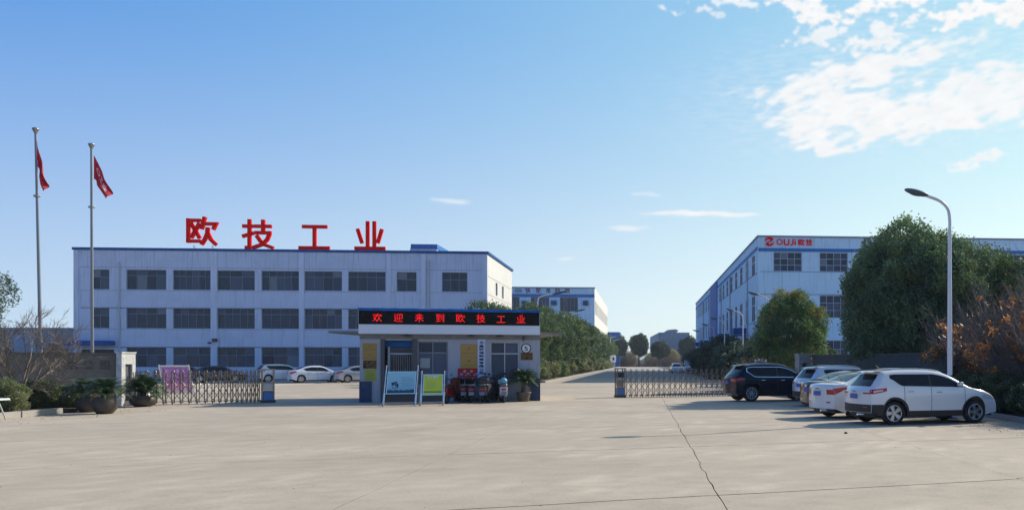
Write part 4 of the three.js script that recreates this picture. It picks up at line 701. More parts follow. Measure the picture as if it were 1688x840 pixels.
function wheel(parent, x, z, r, style, sgn) {
  const o = sub('wheel', parent); o.position.set(x, r, z); if (sgn < 0) o.rotation.y = Math.PI;
  const key = r + style;
  if (!wheelCache.has(key)) {
    const w = 0.105, ri = r * 0.68;
    const ty = lathe([[ri, -w], [r * 0.9, -w], [r * 0.985, -w * 0.7], [r, -w * 0.3], [r, w * 0.3], [r * 0.985, w * 0.7], [r * 0.9, w], [ri * 1.02, w * 0.95], [ri, w * 0.8]], 36).rotateX(Math.PI / 2);
    const sp = [new THREE.TorusGeometry(ri * 0.97, 0.016, 8, 36).translate(0, 0, w * 0.86), cyl(0.05, 0.06, 0.05, 14, 0, 0, w * 0.55, Math.PI / 2)], n = style === 'ten' ? 10 : style === 'cap' ? 7 : 5;
    for (let k = 0; k < n; k++) { const g = new THREE.BufferGeometry(), a = style === 'ten' ? 0.022 : 0.03, b = style === 'five' ? 0.065 : style === 'ten' ? 0.02 : 0.05, z1 = w * 0.62, z2 = w * 0.88; const s = new THREE.Shape([[-a, 0.03], [a, 0.03], [b, ri * 0.97], [-b, ri * 0.97]].map((p) => new THREE.Vector2(...p))); sp.push(new THREE.ExtrudeGeometry(s, { depth: 0.03, bevelEnabled: false }).translate(0, 0, w * 0.55).rotateZ(k / n * Math.PI * 2 + 0.3)); }
    wheelCache.set(key, { ty, rim: mg(sp), disc: cyl(ri, ri, 0.02, 30, 0, 0, w * 0.25, Math.PI / 2) });
  }
  const q = wheelCache.get(key);
  part('tyre', q.ty, C.tyre, o); part('rim', q.rim, C.alloy, o); part('hub_disc', q.disc, C.alloyDark, o);
}
function makeCar(s) {
  const yT0 = smooth(s.top), L = s.L, W2 = s.W / 2, H = s.H, r = s.r, Ra = r * 1.2, crown = 0.02;
  const yT = yT0, belt = (x) => s.belt[0] + (s.belt[1] - s.belt[0]) * Math.min(1, Math.max(0, x / L));
  const yB = (x) => { let y = s.sill + 0.12 * sstep(0.5, 0, x) + 0.08 * sstep(L - 0.6, L, x); for (const w of s.axles) { const d = Math.abs(x - w); if (d < Ra) y = Math.max(y, r + Math.sqrt(Ra * Ra - d * d)); } return Math.min(y, yT(x) - 0.05); };
  const hw = (x, y) => {
    let w = W2 * (1 - 0.10 * (1 - sstep(0, 0.5, x)) - 0.15 * (1 - sstep(0, 0.95, L - x)));
    const b = belt(x);
    if (y < 0.72) w -= 0.05 * ((0.72 - y) / 0.5) ** 2;
    else if (y < b) w -= 0.03 * ((y - 0.72) / (b - 0.72)) ** 2;
    else w -= 0.03 + s.tumble * W2 * ((y - b) / (H - b));
    const t = yT(x), rad = t > b + 0.12 ? 0.10 : 0.075, k = Math.min(1, Math.max(0, (y - (t - rad)) / rad));
    return w - rad * (1 - Math.sqrt(Math.max(0, 1 - k * k)));
  };
  const pt = (x, y, z) => { const q = Math.min(1, Math.abs(z) / W2); return [x + s.bow * Math.max(0, 1 - x / 0.7) * q * q - 0.22 * Math.max(0, 1 - (L - x) / 1.0) * q * q - L / 2, y, z]; };
  const grid = (nu, nv, f) => { const pos = [], uv = [], idx = []; for (let j = 0; j <= nv; j++) for (let i = 0; i <= nu; i++) { pos.push(...f(i / nu, j / nv)); uv.push(i / nu, j / nv); } for (let j = 0; j < nv; j++) for (let i = 0; i < nu; i++) { const a = j * (nu + 1) + i; idx.push(a, a + 1, a + nu + 2, a, a + nu + 2, a + nu + 1); } const g = new THREE.BufferGeometry(); g.setAttribute('position', new THREE.Float32BufferAttribute(pos, 3)); g.setAttribute('uv', new THREE.Float32BufferAttribute(uv, 2)); g.setIndex(idx); g.computeVertexNormals(); return g; };
  const sideP = (x0, x1, top, bot, off, nx = 24, ny = 4) => [1, -1].map((sg) => grid(nx, ny, (u, v) => { const x = x0 + (x1 - x0) * u, a = bot(x), b = Math.max(a, top(x)), y = a + (b - a) * v; return pt(x, y, sg * (hw(x, y) + off)); }));
  const topP = (x0, x1, s0, s1, off, nx = 14, nz = 10) => grid(nx, nz, (u, v) => { const x = x0 + (x1 - x0) * u, k = s0 + (s1 - s0) * v, sl = (yT(x + 0.01) - yT(x - 0.01)) / 0.02, n = Math.hypot(1, sl), y = yT(x) + crown * (1 - k * k); return pt(x - off * sl / n, y + off / n, k * hw(x, yT(x))); });
  const rearP = (y0, y1, s0, s1, off) => grid(8, 3, (u, v) => { const y = y0 + (y1 - y0) * v, k = s0 + (s1 - s0) * u; return pt(-off, y, k * hw(0, y)); });
  const t = new THREE.Group();
  // body shell: columns across the car from sill over the roof to sill
  const xs = []; for (let i = 0; i <= 120; i++) xs.push(L * i / 120); for (const e of [0.008, 0.016, 0.024, 0.05, 0.06, 0.085]) { xs.push(e, L - e); } for (const w of s.axles) for (const e of [-1, 1]) for (const d of [0, 0.005, 0.015]) xs.push(w + e * (Ra - d)); xs.sort((a, b) => a - b);
  const NV = 18, NZ = 12, ring = 2 * NV + NZ - 1, pos = [], idx = [];
  const vrow = (k) => 1 - (1 - k / NV) ** 1.5;
  for (const x of xs) {
    const a = yB(x), b = yT(x);
    for (let k = 0; k < NV; k++) { const y = a + (b - a) * vrow(k); pos.push(...pt(x, y, -hw(x, y))); }
    for (let k = 0; k <= NZ; k++) { const q = k / NZ * 2 - 1; pos.push(...pt(x, b + crown * (1 - q * q), q * hw(x, b))); }
    for (let k = NV - 1; k >= 0; k--) { const y = a + (b - a) * vrow(k); pos.push(...pt(x, y, hw(x, y))); }
  }
  const R = ring + 2;
  for (let i = 0; i < xs.length - 1; i++) for (let k = 0; k < R - 1; k++) { const a = i * R + k; idx.push(a, a + 1, a + R + 1, a, a + R + 1, a + R); }
  const shell = new THREE.BufferGeometry(); shell.setAttribute('position', new THREE.Float32BufferAttribute(pos, 3)); shell.setIndex(idx); shell.computeVertexNormals();
  const capG = (x) => grid(10, NV, (u, v) => { const a = yB(x), b = yT(x), y = a + (b - a) * v, q = u * 2 - 1; return pt(x, y + (v === 1 ? crown * (1 - q * q) : 0), q * hw(x, y)); });
  part('body', [shell, capG(0), capG(L)], s.paint, t);
  part('underbody', [box(L - 0.5, 0.42, s.W - 0.5, 0, s.sill - 0.02, 0), box(L - 1.4, 0.3, s.W - 0.3, 0, s.sill + 0.02, 0)], C.trim, t);
  // glass
  const [wx0, wx1] = s.side, sb = (x) => belt(x) + 0.035 + s.kick * sstep(wx0 + 0.42, wx0, x) ** 1.4, st = (x) => Math.min(yT(x) - 0.115, H - 0.135);
  if (s.chrome) for (const g of sideP(wx0 - 0.05, wx1 + 0.05, (x) => st(x) + 0.025, (x) => sb(x) - 0.028, 0.003, 44)) part('window_trim', g, C.chrome, t);
  const sg = sideP(wx0, wx1, st, sb, 0.006, 48, 4);
  part('side_windows', sg[0], C.glass, t); part('side_windows', sg[1], C.glass, t);
  part('windscreen', topP(s.wind[0], s.wind[1], -0.9, 0.9, 0.006), C.glass, t);
  part('rear_window', topP(s.rearGlass[0], s.rearGlass[1], -s.rearW, s.rearW, 0.006), C.glass, t);
  for (const g of s.pillars.flatMap((x) => sideP(x - 0.035, x + 0.035, st, sb, 0.009, 2))) part('pillar_strip', g, C.trim, t);
  // shut lines, handles, cladding
  for (const g of s.seams.flatMap((x) => sideP(x - 0.007, x + 0.007, (q) => belt(q) + 0.03, (q) => Math.max(yB(q), s.sill + 0.14), 0.0025, 1, 8))) part('door_seam', g, C.seam, t);
  if (s.clad) { for (const g of sideP(s.axles[0] + Ra * 0.9, s.axles[1] - Ra * 0.9, () => s.sill + 0.17, yB, 0.008, 20)) part('sill_cladding', g, C.trim, t); for (const w of s.axles) for (const g of sideP(w - Ra - 0.055, w + Ra + 0.055, (x) => r + Math.sqrt(Math.max(0, (Ra + 0.055) ** 2 - (x - w) ** 2)), (x) => Math.max(yB(x), s.sill), 0.01, 40, 2)) part('arch_cladding', g, C.trim, t); part('rear_bumper', [...sideP(0.0, s.axles[0] - Ra, () => 0.60, yB, 0.009, 10), rearP(s.sill + 0.13, 0.60, -0.99, 0.99, 0.01)], C.trim, t); }
  else for (const g of sideP(s.axles[0] + Ra, s.axles[1] - Ra, () => s.sill + 0.05, yB, 0.006, 12)) part('sill_trim', g, C.trim, t);
  for (const x of s.handles) for (const sgn of [1, -1]) { const y = belt(x) - 0.12, p = pt(x, y, sgn * (hw(x, y) + 0.018)); part('door_handle', rbox(0.19, 0.032, 0.03, 0.012, p[0], p[1] - 0.016, p[2]), s.chromeHandle ? C.chrome : s.paint, t); }
  for (const sgn of [1, -1]) { const x = s.wind[1] - 0.42, y = belt(x) + 0.06, p = pt(x, y, sgn * (hw(x, y) + 0.11)); part('wing_mirror', [rbox(0.13, 0.13, 0.2, 0.05, p[0], p[1], p[2]), box(0.05, 0.04, 0.1, p[0] + 0.01, p[1], p[2] - sgn * 0.09)], s.paint, t); }
  // lamps
  const tl = s.tail;
  for (const k of [0, 1]) part('tail_light', [sideP(0.0, tl.x1, tl.top, tl.bot, 0.010, 18)[k]], C.redLens, t);
  if (tl.clear) for (const k of [0, 1]) part('tail_lens', [sideP(0.06, tl.x1 * 0.72, (x) => tl.bot(x) + (tl.top(x) - tl.bot(x)) * 0.66, (x) => tl.bot(x) + (tl.top(x) - tl.bot(x)) * 0.3, 0.012, 10)[k]], C.clearLens, t);
  if (tl.rear) for (const sgn of [1, -1]) part('tail_light', rearP(tl.rear[0], tl.rear[1], sgn * 1.0, sgn * tl.rear[2], 0.01), C.redLens, t);
  for (const k of [0, 1]) part('headlight', sideP(L - 0.62, L - 0.1, (x) => Math.min(yT(x) - 0.03, 0.86), (x) => 0.72 - 0.04 * (x - L + 0.6), 0.008, 10)[k], C.clearLens, t);
  part('number_plate', rearP(s.plate, s.plate + 0.14, -0.27, 0.27, 0.022), C.plate, t);
  part('plate_recess', rearP(s.plate - 0.03, s.plate + 0.18, -0.42, 0.42, 0.006), s.clad ? s.paint : s.paint, t);
  part('badge', rearP(s.plate + 0.2, s.plate + 0.23, -0.16, 0.16, 0.02), C.chrome, t);
  part('reflector', [rearP(0.5, 0.54, 0.62, 0.8, 0.016), rearP(0.5, 0.54, -0.8, -0.62, 0.016)], C.redLens, t);
  part('exhaust', [cyl(0.035, 0.035, 0.2, 10, -L / 2 + 0.02, s.sill + 0.08, 0.5 * W2 * 1.2, 0, 0, Math.PI / 2)], C.chrome, t);
  if (s.spoiler) part('spoiler', grid(6, 10, (u, v) => { const x = s.spoiler[0] + u * s.spoiler[1], q = v * 1.7 - 0.85, xx = Math.max(x, s.spoiler[2]); const y = yT0(s.spoiler[2] + u * 0.3) + 0.012 + crown * (1 - q * q); return pt(x, y, q * hw(s.spoiler[2] + 0.1, yT(s.spoiler[2] + 0.1))); }), s.paint, t);
  if (s.rails) for (const sgn of [1, -1]) part('roof_rail', tube([0.9, 1.2, 1.8, 2.3, 2.5].map((x, i) => { const y = yT(x), z = hw(x, y) * 0.95; return pt(x, y + (i === 0 || i === 4 ? 0.0 : 0.025), sgn * z); }), 0.016, 20, 6), C.chrome, t);
  part('aerial', bar(pt(s.wind[0] - 1.6, yT(s.wind[0] - 1.6), 0), pt(s.wind[0] - 1.75, yT(s.wind[0] - 1.6) + 0.14, 0), 0.012, 5), C.trim, t);
  for (const x of s.axles) for (const sgn of [1, -1]) wheel(t, x - L / 2, sgn * (W2 - 0.13), r, s.wheel, sgn);
  return t;
}
const SUV = (o) => ({ L: 4.38, W: 1.81, H: 1.6, r: 0.345, sill: 0.24, belt: [1.12, 1.02], tumble: 0.25, bow: 0.16, kick: 0.2, axles: [0.80, 3.446], top: [[0, 0.95], [0.03, 1.0], [0.09, 1.06], [0.2, 1.16], [0.38, 1.34], [0.48, 1.46], [0.58, 1.53], [0.95, 1.585], [1.5, 1.6], [2.0, 1.588], [2.35, 1.54], [2.62, 1.455], [3.0, 1.25], [3.28, 1.085], [3.42, 1.05], [3.8, 0.985], [4.1, 0.89], [4.27, 0.78], [4.35, 0.67], [4.38, 0.58]],
  side: [0.72, 3.2], wind: [2.45, 3.3], rearGlass: [0.14, 0.47], rearW: 0.82, pillars: [1.98], seams: [1.12, 1.98, 3.08], handles: [1.32, 2.22], clad: true, wheel: 'five', plate: 0.76, spoiler: [0.3, 0.42, 0.52], rails: true, chromeHandle: true,
  tail: { x1: 0.52, top: (x) => 1.03 + 0.1 * x, bot: (x) => 0.90 + 0.2 * x ** 1.2, clear: true, rear: [0.90, 0.945, 0.6] }, ...o });
const SEDAN = (o) => ({ L: 4.62, W: 1.8, H: 1.47, r: 0.33, sill: 0.2, belt: [1.0, 0.93], tumble: 0.27, bow: 0.2, kick: 0.16, axles: [0.88, 3.6], top: [[0, 0.93], [0.025, 1.0], [0.07, 1.05], [0.2, 1.085], [0.5, 1.105], [0.66, 1.13], [0.95, 1.24], [1.25, 1.36], [1.6, 1.435], [2.0, 1.47], [2.4, 1.465], [2.7, 1.40], [3.1, 1.21], [3.45, 1.035], [3.6, 0.995], [4.05, 0.93], [4.38, 0.83], [4.54, 0.7], [4.6, 0.6], [4.62, 0.55]],
  side: [0.98, 3.32], wind: [2.5, 3.48], rearGlass: [0.7, 1.5], rearW: 0.84, pillars: [2.2], seams: [1.42, 2.2, 3.24], handles: [1.6, 2.42], clad: false, wheel: 'cap', plate: 0.72, rails: false, chromeHandle: true,
  tail: { x1: 0.46, top: (x) => 0.95 + 0.10 * x, bot: (x) => 0.76 + 0.40 * x, rear: [0.76, 0.91, 0.62] }, ...o });
const park = (t, name, label, [x, z], deg, group) => { t.name = numbered(name); t.position.set(x, 0, z); t.rotation.y = deg * Math.PI / 180; scene.add(t); return tag(t, label, 'car', group); };
const G1 = 'cars parked beside the gate';
// the rear axle sits over the mark measured on the ground, one car beside the other
const fromRear = (rx, rz, deg, s) => { const a = deg * Math.PI / 180, u = s.L / 2 - s.axles[0], w = -(s.W / 2 - 0.13); return [rx + u * Math.cos(a) + w * Math.sin(a), rz - u * Math.sin(a) + w * Math.cos(a)]; };
{
  const s1 = SUV({ paint: C.white }), k1 = makeCar(s1); k1.scale.y = 0.965; park(k1, 'crossover_car', 'white crossover car with black lower cladding in front of the street lamp', fromRear(6.98, -23.75, 13.5, s1), 13.5, G1);
  const s2 = SEDAN({ paint: C.white }); park(makeCar(s2), 'sedan_car', 'white sedan with a bright blue number plate tucked behind the white crossover', fromRear(6.55, -26.4, 18, s2), 18, G1);
  const s3 = SEDAN({ paint: C.dark }); park(makeCar(s3), 'sedan_car', 'dark sedan almost hidden between the white sedan and the pale compact SUV', fromRear(6.9, -29.9, 18, s3), 18, G1);
  const s4 = SUV({ paint: C.pearl, L: 4.38, wheel: 'cap' }); park(makeCar(s4), 'compact_suv', 'pale blue-white compact SUV parked between the dark sedan and the black SUV', fromRear(7.26, -33.8, 18, s4), 18, G1);
  const s5 = SUV({ paint: C.black, chrome: true, clad: false, wheel: 'ten', rails: true, tumble: 0.22, side: [0.62, 3.22], belt: [1.05, 1.0], r: 0.355, spoiler: [0.34, 0.4, 0.52], tail: { x1: 0.42, top: (x) => 1.02, bot: (x) => 0.88 + 0.12 * x, rear: [0.86, 0.98, 0.5] } }); const k5 = makeCar(s5); k5.scale.set(1.06, 1.045, 1.03); park(k5, 'black_suv', 'glossy black SUV with a chrome window line in front of the folding gate', fromRear(4.85, -38.5, 15, { ...s5, L: s5.L * 1.06, axles: [0.85, 3.6] }), 15, G1);
  // row under the factory windows, far off
  const g2 = 'cars parked under the factory windows';
  const f1 = SUV({ paint: C.pearl, clad: false, wheel: 'cap', rails: false }), c1 = makeCar(f1); park(c1, 'parked_suv', 'white SUV parked under the factory windows just past the folded gate', [-31.6, -79.6], 36, g2);
  const f2 = SEDAN({ paint: C.pearl }), c2 = makeCar(f2); park(c2, 'parked_sedan', 'white sedan in the middle of the row under the factory windows', [-28.3, -78.4], 34, g2);
  const f3 = SEDAN({ paint: C.silver }), c3 = makeCar(f3); park(c3, 'parked_sedan', 'silver-grey sedan under the factory windows next to the gatehouse', [-24.5, -78.6], 33, g2);
  const f4 = SEDAN({ paint: C.navy }), c4 = makeCar(f4); park(c4, 'parked_sedan', 'dark sedan seen over the folded gate to the side of the pink board', [-37.0, -79.4], 30, g2);
  const f5 = SEDAN({ paint: C.grey }), c5 = makeCar(f5); park(c5, 'parked_sedan', 'grey sedan just showing past the gate behind the dark sedan', [-39.9, -79.8], 30, g2);
  const f6 = SEDAN({ paint: C.grey }), c6 = makeCar(f6); park(c6, 'parked_sedan', 'grey car seen behind the folded gate between white pillar and pink board', [-45.6, -80.2], 28, g2);
}
{ // van and car far up the road
  const t = thing('parked_van', 'pale minivan parked at the kerb by the dark shrubs far up the road', 'van', [7.4, 0, -132], 0);
  const hull = new THREE.Shape([[-2.2, 0.3], [2.2, 0.3], [2.25, 0.95], [1.75, 1.15], [1.2, 1.85], [0.9, 1.98], [-2.1, 1.98], [-2.25, 1.5]].map((p) => new THREE.Vector2(...p)));
  part('body', new THREE.ExtrudeGeometry(hull, { depth: 1.6, bevelEnabled: true, bevelSize: 0.06, bevelThickness: 0.08, bevelSegments: 2 }).translate(0, 0, -0.8).rotateY(-Math.PI / 2), C.silver, t);
  part('windscreen', box(1.44, 0.78, 0.03, 0, 0, 0).rotateX(-0.66).translate(0, 1.15, 1.72), C.glass, t); part('headlight', box(0.3, 0.16, 0.08, -0.6, 0.8, 2.3), C.clearLens, t); part('headlight', box(0.3, 0.16, 0.08, 0.6, 0.8, 2.3), C.clearLens, t); part('bumper', box(1.6, 0.2, 0.1, 0, 0.4, 2.3), C.trim, t);
  for (const [x, z] of [[-0.75, 1.4], [0.75, 1.4], [-0.75, -1.4], [0.75, -1.4]]) part('wheel', cyl(0.33, 0.33, 0.2, 16, x - 0.1, 0.33, z, 0, 0, -Math.PI / 2), C.tyre, t);
  const s = SUV({ paint: C.white, clad: false, wheel: 'cap' }), c = makeCar(s); park(c, 'roadside_car', 'small white car parked behind the minivan far up the road', [5.6, -141], -88);
}
// ---------------------------------------------------------------- scooters by the gatehouse
function scooter(label, x, z, turn, bm, accent, opts = {}) {
  const t = thing('motor_scooter', label, 'scooter', [x, 0, z], turn, 'scooters parked along the gatehouse wall');
  for (const wx of [-0.58, 0.6]) { const o = sub('wheel', t); o.position.set(wx, 0.24, 0); part('tyre', new THREE.TorusGeometry(0.19, 0.055, 8, 22), C.tyre, o); part('rim', [cyl(0.15, 0.15, 0.03, 14, 0, 0, -0.015, Math.PI / 2)], C.alloy, o); }
  const sh = new THREE.Shape(); sh.moveTo(-0.85, 0.62); sh.quadraticCurveTo(-0.8, 0.4, -0.5, 0.36); sh.lineTo(-0.1, 0.26); sh.lineTo(0.26, 0.26); sh.quadraticCurveTo(0.34, 0.3, 0.3, 0.36); sh.lineTo(0.02, 0.38); sh.quadraticCurveTo(-0.06, 0.66, -0.2, 0.7); sh.lineTo(-0.8, 0.74); sh.lineTo(-0.85, 0.62);
  part('body', new THREE.ExtrudeGeometry(sh, { depth: 0.22, bevelEnabled: true, bevelSize: 0.03, bevelThickness: 0.05, bevelSegments: 3 }).translate(0, 0, -0.11), bm, t);
  part('seat', rbox(0.66, 0.11, 0.28, 0.05, -0.46, 0.73, 0), M.black, t);
  const fs = new THREE.Shape(); fs.moveTo(0.24, 0.3); fs.lineTo(0.33, 0.3); fs.quadraticCurveTo(0.44, 0.62, 0.34, 0.95); fs.lineTo(0.22, 0.97); fs.quadraticCurveTo(0.34, 0.6, 0.24, 0.3);
  part('leg_shield', new THREE.ExtrudeGeometry(fs, { depth: 0.34, bevelEnabled: true, bevelSize: 0.015, bevelThickness: 0.03, bevelSegments: 2 }).translate(0, 0, -0.17), bm, t);
  part('fork', [bar([0.34, 0.86, 0.07], [0.6, 0.24, 0.075], 0.022), bar([0.34, 0.86, -0.07], [0.6, 0.24, -0.075], 0.022)], M.steelDull, t);
  part('mudguard', [new THREE.TorusGeometry(0.27, 0.05, 6, 14, Math.PI * 0.8).translate(0, 0, 0).rotateZ(0.3).translate(0.6, 0.24, 0)], bm, t);
  part('handlebar', [tube([[0.16, 1.02, 0.34], [0.26, 1.0, 0.18], [0.29, 0.97, 0], [0.26, 1.0, -0.18], [0.16, 1.02, -0.34]], 0.018, 16), rbox(0.14, 0.14, 0.24, 0.05, 0.3, 0.93, 0)], M.black, t);
  for (const sgn of [1, -1]) part('mirror', [bar([0.22, 1.02, sgn * 0.26], [0.18, 1.2, sgn * 0.34], 0.009), new THREE.SphereGeometry(1, 10, 6).scale(0.02, 0.05, 0.075).translate(0.18, 1.23, sgn * 0.36)], opts.blueMirror ? M.mirrorBlue : M.black, t);
  part('headlight', new THREE.SphereGeometry(0.1, 14, 10).scale(0.6, 1, 1.1).translate(0.38, 0.93, 0), C.clearLens, t);
  part('tail_light', rbox(0.05, 0.09, 0.2, 0.02, -0.87, 0.6, 0), C.redLens, t);
  part('number_plate', box(0.015, 0.15, 0.22, -0.93, 0.4, 0, 0, 0, -0.25), M.plateGrey, t);
  part('carrier', [tube([[-0.72, 0.84, 0.13], [-0.98, 0.86, 0.13], [-1.02, 0.86, 0], [-0.98, 0.86, -0.13], [-0.72, 0.84, -0.13]], 0.014, 14)], M.steelDull, t);
  if (opts.box) part('top_box', [rbox(0.32, 0.26, 0.38, 0.06, -0.9, 0.88, 0)], accent, t);
  if (opts.cover) part('windscreen_apron', [new THREE.SphereGeometry(1, 14, 10).scale(0.14, 0.3, 0.42).translate(0.32, 0.84, 0)], accent, t);
  if (opts.helmet) { const h = solo('helmet', new THREE.SphereGeometry(1, 18, 12).scale(0.15, 0.14, 0.13), accent, opts.helmet, 'helmet'); h.position.set(x - 0.55 * Math.cos(turn), 0.95, z + 0.55 * Math.sin(turn)); }
  t.rotation.x = 0.07; return t;
}
M.mirrorBlue = mat(0.10, 0.25, 0.6, 0.1, 0.4); M.plateGrey = mat(0.16, 0.2, 0.27, 0.5);  // mirrorBlue: a blue reflection painted into the mirror colour
{
  const dk = mat(0.018, 0.018, 0.022, 0.35), rd = new THREE.MeshPhysicalMaterial({ color: lin(0.17, 0.008, 0.01), roughness: 0.3, clearcoat: 1, side: THREE.DoubleSide }), gy = mat(0.06, 0.065, 0.075, 0.4), wt = mat(0.42, 0.46, 0.5, 0.45), tq = mat(0.12, 0.42, 0.52, 0.3);
  const q = (u, w) => { const p = gh(u, 0, w); return [p[0], p[2]]; }, A = (d) => GA + Math.PI / 2 + d;
  scooter('dark red scooter beside the lime green notice stand', ...q(3.98, 1.15), A(-0.35), rd, rd, { blueMirror: true });
  scooter('black scooter below the red notice board', ...q(4.72, 0.95), A(0.1), dk, gy, { blueMirror: true });
  scooter('black scooter squeezed in behind the red scooter', ...q(4.3, 0.75), A(0.2), dk, dk, { blueMirror: true });
  scooter('dark scooter leaning between the name board and the window', ...q(5.62, 0.75), A(-0.3), gy, dk, { box: true });
  scooter('dark grey scooter with a chrome carrier below the tall white name board', ...q(5.32, 0.9), A(-0.08), gy, gy, { blueMirror: true, cover: true });
  scooter('black scooter with a dark apron under the gatehouse window', ...q(5.9, 0.5), A(0.25), dk, dk, { cover: true });
  scooter('small white-flanked scooter below the window, next to the potted palm', ...q(6.12, 1.15), A(0.05), wt, tq, { helmet: 'turquoise helmet resting on the white-flanked scooter' });
}
// ---------------------------------------------------------------- vegetation
const leafMat = new THREE.MeshPhysicalMaterial({ color: lin(1, 1, 1), roughness: 0.75, transmission: 0.42, thickness: 0, side: THREE.DoubleSide });
const leafShiny = new THREE.MeshPhysicalMaterial({ color: lin(1, 1, 1), roughness: 0.42, transmission: 0.2, thickness: 0, side: THREE.DoubleSide });
function sprigGeo(n, len, wid, spread, droop = 0.2) {           // a tuft of n pointed, folded leaves
  const pos = [], idx = [];
  for (let k = 0; k < n; k++) {
    const d = V(rr(-1, 1), rr(-0.6, 1), rr(-1, 1)).normalize(), o = V(rr(-1, 1), rr(-1, 1), rr(-1, 1)).multiplyScalar(spread), s = V(0, 1, 0).cross(d).normalize().multiplyScalar(wid * rr(0.8, 1.2) / 2), l = len * rr(0.7, 1.2);
    const b = o.clone().addScaledVector(d, l), m = o.clone().addScaledVector(d, l * 0.5), q = pos.length / 3; b.y -= droop * l;
    const up = d.clone().cross(s).normalize().multiplyScalar(wid * 0.16);
    pos.push(...o.toArray(), ...m.clone().add(s).add(up).toArray(), ...b.toArray(), ...m.clone().sub(s).add(up).toArray());
    idx.push(q, q + 1, q + 2, q, q + 2, q + 3);
  }
  const g = new THREE.BufferGeometry(); g.setAttribute('position', new THREE.Float32BufferAttribute(pos, 3)); g.setIndex(idx); g.computeVertexNormals(); return g;
}
reseed(99);
const SPRIG = { broad: sprigGeo(11, 0.15, 0.07, 0.16), far: sprigGeo(9, 0.34, 0.17, 0.30), small: sprigGeo(13, 0.07, 0.035, 0.075), tiny: sprigGeo(12, 0.055, 0.026, 0.06), dry: sprigGeo(7, 0.17, 0.08, 0.12, 0.6), thicket: sprigGeo(10, 0.7, 0.12, 0.5) };
// a crown as leaf tufts in the outer part of overlapping lobes; colours vary from clump to clump as leaf ages do
function crown(parent, name, lobes, count, geo, palette, { scale = [0.8, 1.3], inner = 0.62, m = leafMat, tips = null, kind = null, gap = 0.0 } = {}) {
  const vol = lobes.map((l) => (l[3] * l[4] + l[4] * l[5] + l[3] * l[5])), total = vol.reduce((a, b) => a + b, 0), M4 = new THREE.Matrix4(), Q = new THREE.Quaternion(), E3 = new THREE.Euler(), mats = [], cols = [], c = new THREE.Color();
  lobes.forEach((l, li) => {
    const n = Math.round(count * vol[li] / total);
    for (let k = 0; k < n; k++) {
      const d = V(rr(-1, 1), rr(-1, 1), rr(-1, 1)); if (d.lengthSq() > 1 || d.lengthSq() < 0.01) { k--; continue; } d.normalize();
      const r = inner + (1.04 - inner) * Math.sqrt(rnd());
      const p = V(l[0] + d.x * l[3] * r, l[1] + d.y * l[4] * r, l[2] + d.z * l[5] * r);
      let deep = false; for (let j = 0; j < lobes.length; j++) if (j !== li) { const o = lobes[j], e = ((p.x - o[0]) / o[3]) ** 2 + ((p.y - o[1]) / o[4]) ** 2 + ((p.z - o[2]) / o[5]) ** 2; if (e < 0.36) { deep = true; break; } }
      if (deep) continue;
      if (gap && n3(p.x * 0.9 + li, p.y * 0.9, p.z * 0.9) > 1 - gap * 2) continue;
      const s = rr(scale[0], scale[1]);
      Q.setFromEuler(E3.set(rr(-0.6, 0.6), rr(0, 6.28), rr(-0.6, 0.6))); M4.compose(p, Q, V(s, s, s)); mats.push(M4.clone());
      const t = 0.48 + 0.4 * n3(p.x * 0.7, p.y * 0.7, p.z * 0.7) + 0.3 * n3(p.x * 2.3, p.y * 2.3, p.z * 2.3) + rr(-0.2, 0.2), q = Math.min(0.999, Math.max(0, t)) * (palette.length - 1), a = palette[Math.floor(q)], b = palette[Math.min(palette.length - 1, Math.floor(q) + 1)], f = q % 1;
      let col = [a[0] + (b[0] - a[0]) * f, a[1] + (b[1] - a[1]) * f, a[2] + (b[2] - a[2]) * f];
      if (tips && r > 0.9 && n3(p.x * 0.8 + 9, p.y * 0.8, p.z * 0.8) > tips.from && l[1] + d.y * l[4] > tips.above) col = tips.color;
      const j = rr(0.8, 1.2); cols.push(col.map((x) => x * j));
    }
  });
  const im = new THREE.InstancedMesh(geo, m, mats.length), LG = kind ? 1.2 : 2.55; im.name = name; im.castShadow = im.receiveShadow = true;
  mats.forEach((q, i) => { im.setMatrixAt(i, q); im.setColorAt(i, c.setRGB(cols[i][0] * LG, cols[i][1] * LG, cols[i][2] * LG)); });
  im.userData.kind = 'stuff';
  parent.add(im); return im;
}
// a crown's lobes: a core and knobs round it
function lobesOf(cx, cy, cz, rx, ry, rz, n, k0 = 0.2, k1 = 0.46) {
  const out = [[cx, cy, cz, rx * 0.82, ry * 0.84, rz * 0.82]];
  for (let i = 0; i < n; i++) { const a = i * 2.399 + rr(-0.3, 0.3), h = 1 - 1.75 * (i + 0.5) / n, w = Math.sqrt(Math.max(0, 1 - h * h)), k = rr(k0, k1), q = rr(0.66, 0.88); out.push([cx + Math.cos(a) * w * rx * q, cy + h * ry * q, cz + Math.sin(a) * w * rz * q, rx * k, ry * k * rr(0.75, 1), rz * k]); }
  for (let i = 0; i < n * 1.8; i++) { const d = V(rr(-1, 1), rr(-0.9, 1), rr(-1, 1)).normalize(), k = rr(0.1, 0.2), q = rr(0.84, 1.0); out.push([cx + d.x * rx * q, cy + d.y * ry * q, cz + d.z * rz * q, rx * k, ry * k * 0.8, rz * k]); }
  return out;
}
